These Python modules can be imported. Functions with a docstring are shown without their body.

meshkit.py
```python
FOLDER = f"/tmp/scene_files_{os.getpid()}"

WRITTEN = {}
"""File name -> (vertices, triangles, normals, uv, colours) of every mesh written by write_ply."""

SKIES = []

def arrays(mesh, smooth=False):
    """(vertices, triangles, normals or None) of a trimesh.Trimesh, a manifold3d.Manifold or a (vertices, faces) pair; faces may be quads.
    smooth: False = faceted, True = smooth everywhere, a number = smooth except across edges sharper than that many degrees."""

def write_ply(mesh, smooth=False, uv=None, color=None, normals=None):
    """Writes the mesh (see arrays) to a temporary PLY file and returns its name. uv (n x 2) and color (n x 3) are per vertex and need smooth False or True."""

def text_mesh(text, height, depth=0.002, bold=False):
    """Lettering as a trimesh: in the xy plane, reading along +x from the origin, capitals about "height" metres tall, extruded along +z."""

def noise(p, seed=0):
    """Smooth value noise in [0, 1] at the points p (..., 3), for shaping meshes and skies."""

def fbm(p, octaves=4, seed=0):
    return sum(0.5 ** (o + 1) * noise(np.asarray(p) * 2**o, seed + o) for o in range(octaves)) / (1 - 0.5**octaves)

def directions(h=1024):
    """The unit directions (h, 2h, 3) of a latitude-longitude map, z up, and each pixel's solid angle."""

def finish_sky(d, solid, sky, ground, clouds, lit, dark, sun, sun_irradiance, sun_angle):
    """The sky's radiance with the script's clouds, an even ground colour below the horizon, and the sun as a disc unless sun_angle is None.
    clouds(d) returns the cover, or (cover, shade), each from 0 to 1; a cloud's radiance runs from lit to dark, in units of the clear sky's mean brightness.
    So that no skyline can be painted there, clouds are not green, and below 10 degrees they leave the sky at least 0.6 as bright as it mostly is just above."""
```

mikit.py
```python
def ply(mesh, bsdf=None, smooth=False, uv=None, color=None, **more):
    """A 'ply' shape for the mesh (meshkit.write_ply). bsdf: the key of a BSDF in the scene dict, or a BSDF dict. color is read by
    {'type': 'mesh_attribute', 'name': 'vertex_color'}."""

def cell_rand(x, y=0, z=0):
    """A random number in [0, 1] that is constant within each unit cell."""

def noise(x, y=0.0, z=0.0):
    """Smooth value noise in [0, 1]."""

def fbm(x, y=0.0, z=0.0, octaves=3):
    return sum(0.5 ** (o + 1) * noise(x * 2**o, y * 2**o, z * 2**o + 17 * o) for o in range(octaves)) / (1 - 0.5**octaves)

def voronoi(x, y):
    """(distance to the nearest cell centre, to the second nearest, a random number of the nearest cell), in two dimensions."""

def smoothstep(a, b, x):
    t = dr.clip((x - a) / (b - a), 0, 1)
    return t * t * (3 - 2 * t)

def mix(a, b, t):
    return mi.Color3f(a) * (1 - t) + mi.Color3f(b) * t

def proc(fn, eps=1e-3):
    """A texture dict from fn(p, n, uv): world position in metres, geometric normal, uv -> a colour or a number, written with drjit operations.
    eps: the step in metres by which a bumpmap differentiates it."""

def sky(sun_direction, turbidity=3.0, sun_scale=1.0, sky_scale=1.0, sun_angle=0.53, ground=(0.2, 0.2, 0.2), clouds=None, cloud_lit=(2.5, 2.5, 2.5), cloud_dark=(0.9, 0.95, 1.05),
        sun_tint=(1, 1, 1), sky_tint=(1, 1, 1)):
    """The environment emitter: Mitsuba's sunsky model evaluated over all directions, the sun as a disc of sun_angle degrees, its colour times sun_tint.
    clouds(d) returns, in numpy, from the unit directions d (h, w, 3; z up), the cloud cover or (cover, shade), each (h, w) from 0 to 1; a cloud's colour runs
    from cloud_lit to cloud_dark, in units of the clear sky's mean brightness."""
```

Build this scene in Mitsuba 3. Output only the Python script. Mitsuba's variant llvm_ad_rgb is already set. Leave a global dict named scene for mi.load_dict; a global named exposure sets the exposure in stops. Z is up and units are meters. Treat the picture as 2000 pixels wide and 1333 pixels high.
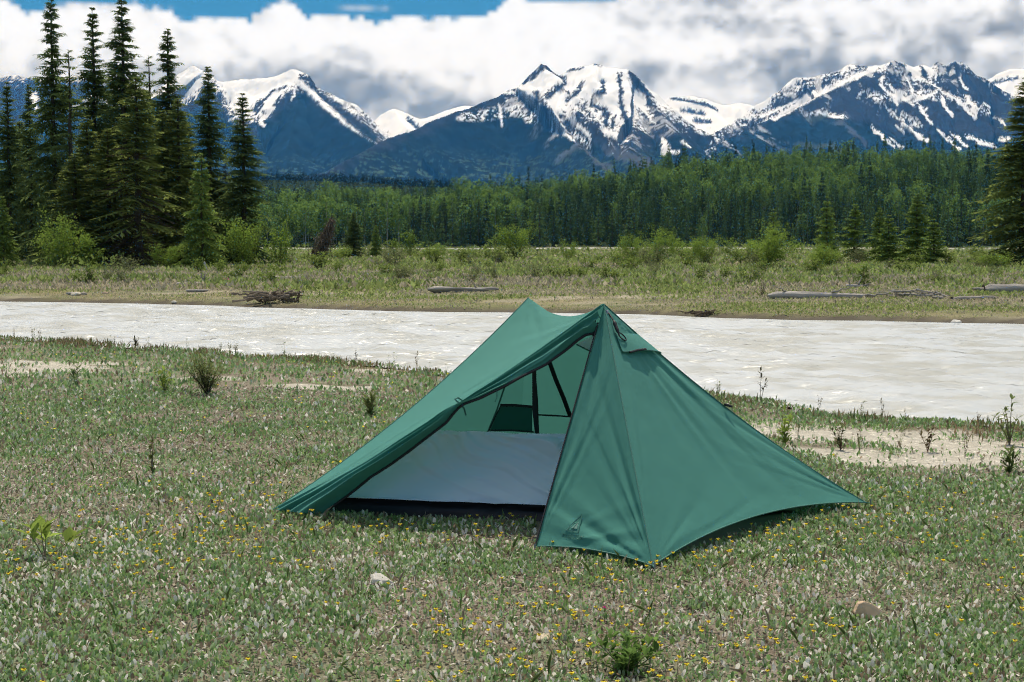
import math, random
import numpy as np, trimesh, mitsuba as mi, drjit as dr
import mikit, meshkit
from mikit import proc

T = mi.ScalarTransform4f
scene, labels = {'type': 'scene'}, {}

# ---------------------------------------------------------------- camera, sky, exposure
exposure = 2.03
PITCH = math.atan(191.5 / 3000)
scene['camera'] = {'type': 'perspective', 'fov': 2 * math.degrees(math.atan(1 / 3)), 'fov_axis': 'x', 'near_clip': 0.1, 'far_clip': 80000,
                   'to_world': T().look_at(origin=[0, 0, 1.52], target=[0, math.cos(PITCH), 1.52 - math.sin(PITCH)], up=[0, 0, 1]),
                   'medium': {'type': 'ref', 'id': 'air'}}


def sstep(a, b, x):
    t = np.clip((np.asarray(x, float) - a) / (b - a), 0, 1)
    return t * t * (3 - 2 * t)


def n2(x, y, s=0, z=0.0):
    return meshkit.noise(np.stack(np.broadcast_arrays(np.asarray(x, float), np.asarray(y, float), z), -1), s)


def f2(x, y, o=4, s=0, z=0.0):
    return meshkit.fbm(np.stack(np.broadcast_arrays(np.asarray(x, float), np.asarray(y, float), z), -1), o, s)


def clouds(d):
    """Cumulus banks, in degrees of azimuth (0 = straight ahead of the tent) and elevation."""
    az = np.degrees(np.arctan2(d[..., 0], d[..., 1]))
    el = np.degrees(np.arcsin(np.clip(d[..., 2], -1, 1)))
    w1 = f2(az / 1.7, el / 1.1, 5, 3)
    w2 = f2(az / 0.62 + 40, el / 0.5, 4, 9)
    # the bank above the range: its upper edge over azimuth
    top = np.interp(az, [-30, -19.1, -17, -15, -12.4, -11.9, -10.5, -9.6, -8.4, -7.5, -6, -3, -0.6, -0.1, 0.6, 3, 5, 9, 20, 40],
                    [8.2, 8.4, 8.15, 8.3, 8.45, 8.0, 8.0, 8.15, 8.75, 8.2, 8.3, 8.25, 8.3, 9.1, 9.7, 9.9, 10.3, 11.5, 12.5, 12])
    edge = top - el + (w1 - 0.5) * 0.55 + (w2 - 0.5) * 0.5
    edge = edge + (f2(az / 0.30, el / 0.26, 3, 78) - 0.5) * 0.22
    cover = sstep(-0.02, 0.07, edge)
    hole = np.exp(-((az - 2.1) / 1.9) ** 2 - ((el - 8.85) / 0.16) ** 2) + 0.8 * np.exp(-((az - 7.2) / 0.5) ** 2 - ((el - 8.6) / 0.13) ** 2)
    cover *= 1 - sstep(0.45, 0.7, hole + (w2 - 0.5) * 0.9)
    wisp = np.exp(-((az + 13.4) / 1.5) ** 2 - ((el - 8.95) / 0.16) ** 2) + 0.8 * np.exp(-((az + 5.4) / 1.3) ** 2 - ((el - 8.55) / 0.1) ** 2)
    cover = np.maximum(cover, sstep(0.4, 0.85, wisp + (w2 - 0.5) * 0.9))

    def blob(a, e, ra, re):
        return np.exp(-((az - a) / ra) ** 2 - ((el - e) / re) ** 2)
    bright = (1.2 * np.exp(-(np.maximum(top, 0) - el - 0.55) ** 2 / 0.75 ** 2) * sstep(3.2, -1, az)
              + 0.9 * blob(-18, 6.9, 2.4, 0.8) + 0.8 * blob(-13, 7.0, 3.2, 0.7) + 0.55 * blob(-8.5, 7.3, 2.0, 0.5)
              + 1.0 * blob(-2.2, 6.7, 2.9, 0.75) + 0.5 * blob(-4.4, 6.45, 1.2, 0.22) + 0.8 * blob(-0.8, 5.95, 1.5, 0.6) + 1.2 * blob(1.6, 7.6, 2.9, 1.5)
              + 0.9 * blob(6.2, 6.95, 2.0, 0.5) + 0.55 * blob(8.6, 7.3, 2.2, 0.5) + 0.75 * blob(14, 8.4, 6.5, 0.5) + 0.55 * blob(5.8, 5.5, 0.5, 0.6)
              + 0.8 * blob(13.3, 6.9, 1.0, 0.22) + 0.9 * blob(17.3, 6.95, 0.9, 0.22) + 0.7 * blob(18.9, 6.85, 0.5, 0.2) + 0.35 * blob(7.2, 5.6, 1.6, 0.7))
    dark = (0.45 * blob(-6.8, 5.7, 3.6, 0.8) + 0.4 * blob(-3.2, 5.1, 3.0, 0.45) + 0.35 * blob(5.3, 6.1, 0.9, 0.5) + 0.35 * blob(11.5, 6.2, 5.0, 0.7)
            + 0.3 * blob(7.6, 8.1, 1.5, 0.3) + 0.3 * blob(9.5, 7.6, 1.6, 0.3))
    billow = np.abs(2 * f2(az / 0.9 + 11, el / 0.62, 4, 21) - 1)
    w3 = f2(az / 0.40 + 7, el / 0.34, 4, 77)
    puff = 1 - np.abs(2 * f2(az / 1.15 + 3, el / 0.8, 3, 81) - 1) ** 0.8
    light = (0.39 + 0.54 * np.minimum(bright, 1.0) - 0.85 * dark + (0.5 - w1) * 0.55 + (w2 - 0.5) * 0.40 + (w3 - 0.5) * 0.65
             - 0.45 * (billow - 0.28) + 0.35 * (puff - 0.55))
    shade = 1 - sstep(-0.05, 1.0, light)
    # scattered cumulus over the unseen dome, thickened overhead to add white fill light
    q = d / np.maximum(d[..., 2:3], 0.12)
    g = f2(q[..., 0] * 0.55 + 5, q[..., 1] * 0.55, 5, 31)
    cov_up = sstep(0.0, 0.09, g - np.interp(el, [10, 22, 40], [0.56, 0.54, 0.46]))
    sh_up = 1 - sstep(0.45, 0.75, g)
    k = sstep(9.6, 13.0, el)
    ahead = sstep(50, 34, np.abs(az))
    k = 1 - (1 - k) * ahead
    return cover * (1 - k) + cov_up * k, shade * (1 - k) + sh_up * k


scene['sky'] = mikit.sky((-0.05, 0.40, 0.90), turbidity=2.5, sun_scale=0.82, sky_scale=1.0, clouds=clouds, sun_tint=(0.90, 0.98, 1.09), cloud_lit=(6.7, 7.0, 7.6), cloud_dark=(1.6, 1.8, 2.1), sky_tint=(0.13, 0.41, 0.54), ground=(0.12, 0.13, 0.10))

# the air: blue haze between the camera and the mountains (sky and clouds lie outside it)
scene['air'] = {'type': 'homogeneous', 'albedo': {'type': 'rgb', 'value': [0.80, 0.93, 1.0]},
                'sigma_t': {'type': 'rgb', 'value': [0.28e-5, 1.45e-5, 3.4e-5]}}
scene['clear'] = {'type': 'null'}
scene['haze'] = {'type': 'cube', 'to_world': T().translate([0, 9000, 698]).scale([13000, 11500, 701]), 'bsdf': {'type': 'ref', 'id': 'clear'},
                 'interior': {'type': 'ref', 'id': 'air'}}
labels['haze'] = {'label': 'blue haze filling the valley in front of the mountains', 'category': 'haze', 'kind': 'stuff'}

# ---------------------------------------------------------------- helpers
USED = {}


def numbered(name):
    USED[name] = USED.get(name, 0) + 1
    n = USED[name]
    return name if n == 1 else '%s_%03d' % (name, n - 1)


def lab(key, label=None, cat=None, group=None, kind=None):
    labels[key] = {k: v for k, v in (('label', label), ('category', cat), ('group', group), ('kind', kind)) if v}
    return key


def put(key, shape, to=None):
    scene[key] = dict(shape) if to is None else {**shape, 'to_world': to}
    return key


def struct(name, mesh, bsdf, smooth=True, color=None, label=None):
    key = numbered(name)
    scene[key] = mikit.ply(mesh, bsdf, smooth=smooth, color=color)
    lab(key, label, None, None, 'structure')
    return key


def cat_mesh(parts):
    """Joins (vertices, faces, colours) triples."""
    vs, fs, cs, at = [], [], [], 0
    for v, f, c in parts:
        vs.append(v); fs.append(np.asarray(f) + at); cs.append(np.broadcast_to(c, (len(v), 3))); at += len(v)
    return np.vstack(vs), np.vstack(fs), np.vstack(cs)


def grid_faces(nu, nv):
    i, j = np.meshgrid(np.arange(nu - 1), np.arange(nv - 1), indexing='ij')
    a = i * nv + j
    return np.vstack([np.stack([a, a + nv, a + nv + 1], -1).reshape(-1, 3), np.stack([a, a + nv + 1, a + 1], -1).reshape(-1, 3)])


def tube(P, R, sides=6, col=(0.1, 0.1, 0.1), cap=True):
    P = np.asarray(P, float)
    R = np.broadcast_to(np.asarray(R, float), (len(P),))
    t = np.gradient(P, axis=0)
    t /= np.linalg.norm(t, axis=1, keepdims=True) + 1e-12
    ref = np.where(np.abs(t[:, 2:]) < 0.9, [0, 0, 1.0], [1.0, 0, 0])
    a = np.cross(t, ref); a /= np.linalg.norm(a, axis=1, keepdims=True) + 1e-12
    b = np.cross(t, a)
    ang = np.arange(sides) * 2 * np.pi / sides
    v = P[:, None] + R[:, None, None] * (np.cos(ang)[None, :, None] * a[:, None] + np.sin(ang)[None, :, None] * b[:, None])
    i, j = np.meshgrid(np.arange(len(P) - 1), np.arange(sides), indexing='ij')
    k = (j + 1) % sides
    q = [i * sides + j, i * sides + k, (i + 1) * sides + k, (i + 1) * sides + j]
    f = np.vstack([np.stack([q[0], q[2], q[1]], -1).reshape(-1, 3), np.stack([q[0], q[3], q[2]], -1).reshape(-1, 3)])
    v = v.reshape(-1, 3)
    if cap:
        n = len(v)
        v = np.vstack([v, P[:1], P[-1:]])
        r = np.arange(sides)
        f = np.vstack([f, np.stack([np.full(sides, n), r, (r + 1) % sides], -1), np.stack([np.full(sides, n + 1), (len(P) - 1) * sides + (r + 1) % sides, (len(P) - 1) * sides + r], -1)])
    return v, f, np.broadcast_to(np.asarray(col, float), (len(v), 3))


def oval_leaves(P, az, tilt, L, W, col):
    """Small blunt oval leaves: base, two lower and two upper shoulders, tip (4 triangles)."""
    n = len(P)
    d = np.stack([np.cos(az) * np.cos(tilt), np.sin(az) * np.cos(tilt), np.sin(tilt)], -1)
    s = np.stack([-np.sin(az), np.cos(az), np.zeros(n)], -1)
    nn = np.cross(d, s)
    p1, p2 = P + d * (L * 0.38)[:, None] + nn * (L * 0.05)[:, None], P + d * (L * 0.78)[:, None] + nn * (L * 0.04)[:, None]
    a, b = s * (W * 0.46)[:, None], s * (W * 0.40)[:, None]
    v = np.stack([P, p1 - a, p1 + a, p2 - b, p2 + b, P + d * L[:, None]], 1).reshape(-1, 3)
    k = np.arange(n)[:, None] * 6
    f = np.concatenate([k + [[0, 1, 2]], k + [[2, 1, 3]], k + [[2, 3, 4]], k + [[4, 3, 5]]])
    return v, f, np.repeat(np.broadcast_to(col, (n, 3)), 6, 0)


def leaf_cloud(P, az, tilt, L, W, col, fold=None, bend=0.0):
    """One small pointed blade per point: base, two shoulders, tip (2 triangles), or with a folded rib (4)."""
    n = len(P)
    az, tilt, L, W = (np.broadcast_to(np.asarray(q, float), (n,)) for q in (az, tilt, L, W))
    d = np.stack([np.cos(az) * np.cos(tilt), np.sin(az) * np.cos(tilt), np.sin(tilt)], -1)
    s = np.stack([-np.sin(az), np.cos(az), np.zeros(n)], -1)
    nn = np.cross(d, s)
    mid = P + d * (L * 0.55)[:, None] + nn * (L * bend)[:, None]
    tip = P + d * L[:, None]
    l, r = mid + s * (W / 2)[:, None], mid - s * (W / 2)[:, None]
    if fold is None:
        v = np.stack([P, r, tip, l], 1).reshape(-1, 3)
        k = np.arange(n)[:, None] * 4
        f = np.concatenate([k + [[0, 1, 2]], k + [[0, 2, 3]]])
        m = 4
    else:
        c = mid - nn * (W * fold)[:, None]
        v = np.stack([P, r, tip, l, c], 1).reshape(-1, 3)
        k = np.arange(n)[:, None] * 5
        f = np.concatenate([k + [[0, 1, 4]], k + [[1, 2, 4]], k + [[0, 4, 3]], k + [[4, 2, 3]]])
        m = 5
    return v, f, np.repeat(np.broadcast_to(col, (n, 3)), m, 0)


# ---------------------------------------------------------------- materials
VC = {'type': 'mesh_attribute', 'name': 'vertex_color'}
scene['matte'] = {'type': 'twosided', 'b': {'type': 'diffuse', 'reflectance': VC}}
scene['foliage'] = {'type': 'principledthin', 'base_color': VC, 'roughness': 0.8, 'diff_trans': 0.8, 'spec_trans': 0.0}
scene['wood'] = {'type': 'twosided', 'b': {'type': 'bumpmap', 'b': {'type': 'diffuse', 'reflectance': VC},
                                           't': proc(lambda p, n, uv: mikit.fbm(p.x * 2.0, p.y * 12, p.z * 45, 3) * 0.02, 2e-3)}}

#<H>
# ---------------------------------------------------------------- the lie of the land (metres; camera at the origin, 1.52 up, looking along +y)
NEAR = [(-11,25.34),(-8.1,24.26),(-6.94,23.63),(-5.74,22.91),(-4.37,21.81),(-3.35,20.91),(-2.35,20.07),(-1.48,19.22),(-0.8,18.29),(0.56,16.8),(2.04,15.22),(2.58,14.53),(3.03,13.9),(3.58,13.37),(4.25,12.69),(5.04,11.55)]
FAR = [(-26.79,57.4),(-18.63,55.88),(-13.5,53.98),(-8.91,51.36),(-5.93,49.37),(-3.19,47.88),(0,46.82),(3.82,45.81),(5.86,43.91),(7.79,42.44),(9.78,41.88),(11.57,40.8),(13.45,40.28),(18.02,38.57)]
NEAR, FAR = np.array(NEAR), np.array(FAR)


def _f2(x, y, o=4, s=0):
    return meshkit.fbm(np.stack(np.broadcast_arrays(np.asarray(x, float), np.asarray(y, float), 0.0), -1), o, s)


def _ext(x, P):
    y = np.interp(x, P[:, 0], P[:, 1])
    s0, s1 = (P[1, 1] - P[0, 1]) / (P[1, 0] - P[0, 0]), (P[-1, 1] - P[-3, 1]) / (P[-1, 0] - P[-3, 0])
    y = np.where(x < P[0, 0], P[0, 1] + (x - P[0, 0]) * s0, y)
    return np.where(x > P[-1, 0], P[-1, 1] + (x - P[-1, 0]) * max(s1, -1.2), y)


def near_edge(x):
    return _ext(x, NEAR) + 0.5 * (_f2(x * 0.9, 3.0, 3, 5) - 0.5)


def far_edge(x):
    return _ext(x, FAR) + 0.9 * (_f2(x * 0.5, 9.0, 3, 6) - 0.5)


def hill(x, y):
    a = x / np.maximum(y, 1.0)
    top = np.interp(a, [-0.6, -0.163, -0.05, 0.0, 0.03, 0.05, 0.08, 0.11, 0.14, 0.2, 0.33, 0.6], [10, 13, 14, 16, 19, 22, 28, 35, 38, 39, 41, 40])
    yr = np.interp(a, [-0.163, 0, 0.08, 0.14, 0.3], [760, 775, 830, 880, 900])
    u = np.clip((y - 548) / (yr - 548), 0, 1)
    z = top * (0.75 * u + 0.25 * u * u * (3 - 2 * u)) + (_f2(x / 60, y / 60, 3, 8) - 0.5) * 7 * np.minimum(u * 4, 1)
    back = np.clip((y - yr) / 500, 0, 1)
    z = z * (1 - 0.8 * back)
    far = np.interp(a, [-0.5, -0.2, -0.163, -0.1, -0.05, 0, 0.05, 0.2], [108, 108, 106, 102, 93, 88, 70, 60])
    z2 = far * np.interp(y, [900, 1300, 2500, 3300, 4200, 6500], [0, 0.15, 1, 0.9, 0.3, 0.5])
    return np.maximum(z, z2)


def H(x, y):
    x, y = np.broadcast_arrays(np.asarray(x, float), np.asarray(y, float))
    sn, sf = y - near_edge(x), y - far_edge(x)
    micro = 0.10 * (_f2(x / 2.6, y / 2.6, 3, 1) - 0.5) + 0.05 * (_f2(x / 0.5, y / 0.5, 2, 2) - 0.5)
    k = np.clip((sn + 0.25) / 0.75, 0, 1)
    zn = micro * (1 - k) - 1.2 * k * k * (3 - 2 * k)
    zf = np.interp(sf, [-3, -0.2, 0.25, 4, 10, 25, 50, 400], [-1.3, -0.62, -0.47, -0.38, -0.28, -0.18, -0.1, -0.1])
    zf = zf + np.clip(sf / 4, 0, 1) * (0.22 * (_f2(x / 7, y / 7, 3, 3) - 0.5) + 0.6 * np.clip((sf - 30) / 120, 0, 1) * (_f2(x / 30, y / 30, 3, 4) - 0.5))
    z = np.where(sf > -3, zf, np.where(sn < 1.5, zn, -1.25))
    ch = np.abs(y - (465 + 25 * (_f2(x / 80, 0.0, 2, 7) - 0.5)))
    z = z - 0.55 * (1 - np.clip((ch - 30) / 22, 0, 1)) * (y > 330)
    return z + hill(x, y) * (y > 548)
#</H>


# sand patches in the near meadow: centre, half sizes, turn
SAND = [(c[0], c[1], w, hgt, r) for c, w, hgt, r in zip([(-5.92,18.44),(-6.61,19.39),(-5.56,19.55),(-2.05,16.14),(-1.64,18.52),(-3.17,17.38),(-3.49,17.12),(2.32,12.38),(3.02,11.86),(3.55,11.38),(2.4,10.99),(3.18,10.75),(-1.62,16.14)],
        [1.5, 1.2, 0.9, 0.55, 0.75, 0.22, 0.2, 1.1, 1.1, 0.95, 0.7, 0.8, 0.3], [0.8, 0.6, 0.4, 0.25, 0.3, 0.3, 0.18, 0.75, 0.7, 0.6, 0.45, 0.4, 0.12],
        [-0.3, -0.3, -0.3, -0.3, -0.3, 0, 0, -0.6, -0.6, -0.6, -0.5, -0.5, 0])]


def sand_np(x, y):
    m = np.zeros(np.broadcast(x, y).shape)
    w = (f2(x / 0.55, y / 0.55, 3, 12) - 0.5) * 1.5
    for cx, cy, a, b, r in SAND:
        u, v = (x - cx) * math.cos(r) + (y - cy) * math.sin(r), -(x - cx) * math.sin(r) + (y - cy) * math.cos(r)
        m = np.maximum(m, sstep(1.25, 0.75, np.sqrt((u / a) ** 2 + (v / b) ** 2) + w))
    return m
# ---------------------------------------------------------------- ground sheet
def ground():
    rows = np.concatenate([np.linspace(-3, 4.4, 12)[:-1], np.geomspace(4.4, 62, 250)[:-1], np.geomspace(62, 548, 70)[:-1], np.geomspace(548, 960, 40)[:-1], np.geomspace(960, 6500, 50)[:-1], np.geomspace(6500, 20000, 6)])
    # one row just where each bank breaks off is not possible on a slanting bank, so the rows are dense there
    u = np.linspace(-1, 1, 241)
    X = u[None] * (rows[:, None].clip(0) * 0.62 + 6)
    Y = np.broadcast_to(rows[:, None], X.shape)
    Z = H(X, Y)
    v = np.stack([X, Y, Z], -1).reshape(-1, 3)
    x, y = v[:, 0], v[:, 1]
    sn, sf = y - near_edge(x), y - far_edge(x)
    soil = np.array([0.19, 0.165, 0.13]); green = np.array([0.13, 0.165, 0.08]); sand = np.array([0.40, 0.36, 0.29])
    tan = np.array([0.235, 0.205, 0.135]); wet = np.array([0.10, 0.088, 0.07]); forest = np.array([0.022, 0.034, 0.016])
    g = sstep(0.42, 0.62, f2(x / 1.1, y / 1.1, 4, 40))[:, None]
    near = soil * (1 - 0.35 * g) + green * 0.35 * g
    far_g = (sstep(0.35, 0.65, f2(x / 5, y / 3, 4, 41)) * np.clip((sf - 2) / 14, 0.25, 1))[:, None]
    far = tan * (1 - far_g) + np.array([0.13, 0.155, 0.065]) * far_g
    bare = (0.8 * sstep(0.60, 0.70, f2(x / 3.2, y / 1.6, 3, 43)) * sstep(14, 5, sf))[:, None]
    far = far * (1 - bare) + sand * 0.85 * bare
    moss = (0.75 * sstep(0.46, 0.62, f2(x / 1.6, y / 1.2, 4, 45)))[:, None]
    far = far * (1 - moss) + np.array([0.13, 0.155, 0.085]) * moss
    rim = (sstep(9, 2, sf) * (0.45 + 0.55 * sstep(0.38, 0.6, f2(x / 2.2, y / 1.5, 3, 46))))[:, None]
    far = far * (1 - 0.8 * rim) + (np.array([0.135, 0.142, 0.07]) + np.array([0.06, 0.03, 0.02]) * n2(x * 0.7, y * 0.7, 49)[:, None]) * 0.8 * rim
    lip = sstep(0.55, 0.1, sf)[:, None]
    far = far * (1 - lip) + wet * lip
    col = np.where((sf > -6)[:, None], far, near)
    brown = (sstep(-1.3, -0.2, sn) * (sn < 3))[:, None]
    col = np.where((sf < -6)[:, None], col * (1 - 0.7 * brown) + np.array([0.15, 0.115, 0.07]) * 0.7 * brown, col)
    ch = sstep(75, 40, np.abs(y - 465))[:, None]
    col = col * (1 - ch) + np.array([0.42, 0.40, 0.35]) * ch
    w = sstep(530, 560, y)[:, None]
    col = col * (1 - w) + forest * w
    col = col * (0.85 + 0.3 * n2(x * 3, y * 3, 44))[:, None]
    return v, grid_faces(len(rows), len(u)), col


def ground_tex(p, n, uv):
    """Sand blowouts, crumbs and small stones between the plants, on top of the sheet's own colour."""
    x, y = p.x, p.y
    w = (mikit.fbm(x / 0.55, y / 0.55, 0.0, 3) - 0.5) * 1.3
    m = mi.Float(0)
    for cx, cy, a, b, r in SAND:
        u, v = (x - cx) * math.cos(r) + (y - cy) * math.sin(r), (y - cy) * math.cos(r) - (x - cx) * math.sin(r)
        m = dr.maximum(m, 1 - mikit.smoothstep(0.75, 1.2, dr.sqrt((u / a) ** 2 + (v / b) ** 2) + w))
    return m


def ground_grain(p, n, uv):
    g = mikit.noise(p.x * 70, p.y * 70) * 0.5 + mikit.noise(p.x * 23, p.y * 23) * 0.5
    s = mikit.smoothstep(0.62, 0.8, g)
    return mikit.mix((0.36, 0.335, 0.275), (0.50, 0.47, 0.40), g) * (0.85 + 0.3 * s)


scene['earth'] = {'type': 'blendbsdf', 'weight': proc(ground_tex), 'b1': {'type': 'diffuse', 'reflectance': VC},
                  'b2': {'type': 'diffuse', 'reflectance': proc(ground_grain)}}
v, f, c = ground()
struct('ground', (v, f[:, ::-1]), 'earth', True, c, 'river flat of low grey-green plants, sand patches and dry soil around the tent')

# ---------------------------------------------------------------- water
def waves(x, y, s):
    a = (f2(x * 0.9 + 0.3 * y, y * 1.0, 3, s) - 0.5) * 0.14 + (f2(x * 2.6 + 0.8 * y, y * 3.0, 3, s + 4) - 0.5) * 0.12
    return a + 0.05 * np.abs(2 * f2(x * 0.8, y * 0.9, 3, s + 7) - 1)


def water_rough(p, n, uv):
    return (mikit.fbm(p.x * 4, p.y * 9, 0.0, 3) - 0.5) * 0.05


scene['glacial_water'] = {'type': 'bumpmap', 't': proc(water_rough, 2e-2),
                          'b': {'type': 'principled', 'base_color': proc(lambda p, n, uv: mikit.mix((0.345, 0.34, 0.295), (0.42, 0.43, 0.415), mikit.smoothstep(0.28, 0.66, mikit.fbm(p.x * 1.1 + p.y * 0.5, p.y * 1.5, 0.0, 4)))),
                                'roughness': 0.38, 'specular': 0.45}}
yy = np.concatenate([np.geomspace(9, 62, 420)])
uu = np.linspace(-1, 1, 330)
X = uu[None] * (yy[:, None] * 0.5 + 4)
Y = np.broadcast_to(yy[:, None], X.shape)
keep = ((Y - near_edge(X)) > -0.6) & ((Y - far_edge(X)) < 1.2)
fc = grid_faces(len(yy), len(uu))
fc = fc[keep.reshape(-1)[fc].all(1)]
pos = np.stack([X, Y, -0.6 + waves(X, Y, 60) * sstep(0.2, 2.5, far_edge(X) - Y)], -1).reshape(-1, 3)
used = np.unique(fc); remap = np.zeros(len(pos), int); remap[used] = np.arange(len(used))
struct('river', (pos[used], remap[fc][:, ::-1]), 'glacial_water', True, None, 'wide milky glacial river running fast behind the tent')
xs, ys = np.linspace(-260, 260, 60), np.linspace(405, 525, 20)
X, Y = np.meshgrid(xs, ys, indexing='ij')
struct('side_channel', (np.stack([X, Y, np.full_like(X, -0.32) + 0.02 * n2(X, Y, 3)], -1).reshape(-1, 3), grid_faces(60, 20)), 'glacial_water', True, None, 'far pale river channel at the foot of the forest')

# ---------------------------------------------------------------- mountains
#<R>
def polyline_near(x, y, P):
    """Horizontal distance to the polyline P (n x 3), the height of its nearest point, the run along it, and the side (>0: in front)."""
    best = np.full(x.shape, 1e18); z = np.zeros(x.shape); s = np.zeros(x.shape); side = np.zeros(x.shape)
    run = 0.0
    for a, b in zip(P[:-1], P[1:]):
        ab = b[:2] - a[:2]; L2 = (ab ** 2).sum() + 1e-9
        t = np.clip(((x - a[0]) * ab[0] + (y - a[1]) * ab[1]) / L2, 0, 1)
        d2 = (x - a[0] - t * ab[0]) ** 2 + (y - a[1] - t * ab[1]) ** 2
        m = d2 < best
        best = np.where(m, d2, best); z = np.where(m, a[2] + t * (b[2] - a[2]), z)
        s = np.where(m, run + t * math.sqrt(L2), s)
        run += math.sqrt(L2)
    return np.sqrt(best), z, s



def massif_grid(ridges, x0, x1, y0, yr, nx, ny, amp=46.0, seed=0, slope=0.62):
    fb = lambda x, y, o, q: meshkit.fbm(np.stack([x, y, np.zeros_like(x)], -1), o, q)
    n1 = lambda x, y, q: meshkit.noise(np.stack([x, y, np.zeros_like(x)], -1), q)
    ss = lambda a, b, x: (lambda t: t * t * (3 - 2 * t))(np.clip((x - a) / (b - a), 0, 1))
    u = np.linspace(0, 1, ny)
    ys = (yr + 150 - (yr + 150 - y0) * u ** 1.15)[::-1]
    ys = np.concatenate([ys, yr + 150 + np.array([200, 500, 900, 1500.0])])
    xs = np.linspace(x0, x1, nx)
    X, Y = np.meshgrid(xs, ys, indexing='ij')
    wx = X + (fb(X / 260, Y / 260, 3, seed + 50) - 0.5) * 130
    wy = Y + (fb(X / 260 + 9, Y / 260, 3, seed + 51) - 0.5) * 130
    h = np.full(X.shape, -1e9); D = np.full(X.shape, 1e9); SS = np.zeros(X.shape)
    for i, (P, k) in enumerate(ridges):
        P = np.asarray(P, float)
        d0, _, _ = polyline_near(X, Y, P)
        d, z, s = polyline_near(wx, wy, P)
        d = np.where(d0 < 150, d0 + (d - d0) * d0 / 150, d)
        gully = np.abs(2 * n1(s / 120 + 7 * i + (fb(X / 300, Y / 300, 2, seed + 5) - 0.5) * 1.5, d / 900, seed + i) - 1) * 0.6 + np.abs(2 * n1(s / 46 + 3 * i, d / 420, seed + 20 + i) - 1) * 0.4
        hh = z - slope * k * d - amp * ss(20, 260, d) * (gully - 0.2) * 1.4
        m = hh > h
        D = np.where(m, d, D); SS = np.where(m, gully, SS); h = np.maximum(h, hh)
    rough = (fb(X / 90, Y / 90, 5, seed + 70) - 0.5)
    crag = fb(X / 26, Y / 26, 3, seed + 90) - 0.5
    h = h + rough * 34 * ss(0, 120, D) + rough * 10 + crag * 9
    return X, Y, np.maximum(h, 20), D, SS, xs, ys


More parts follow.
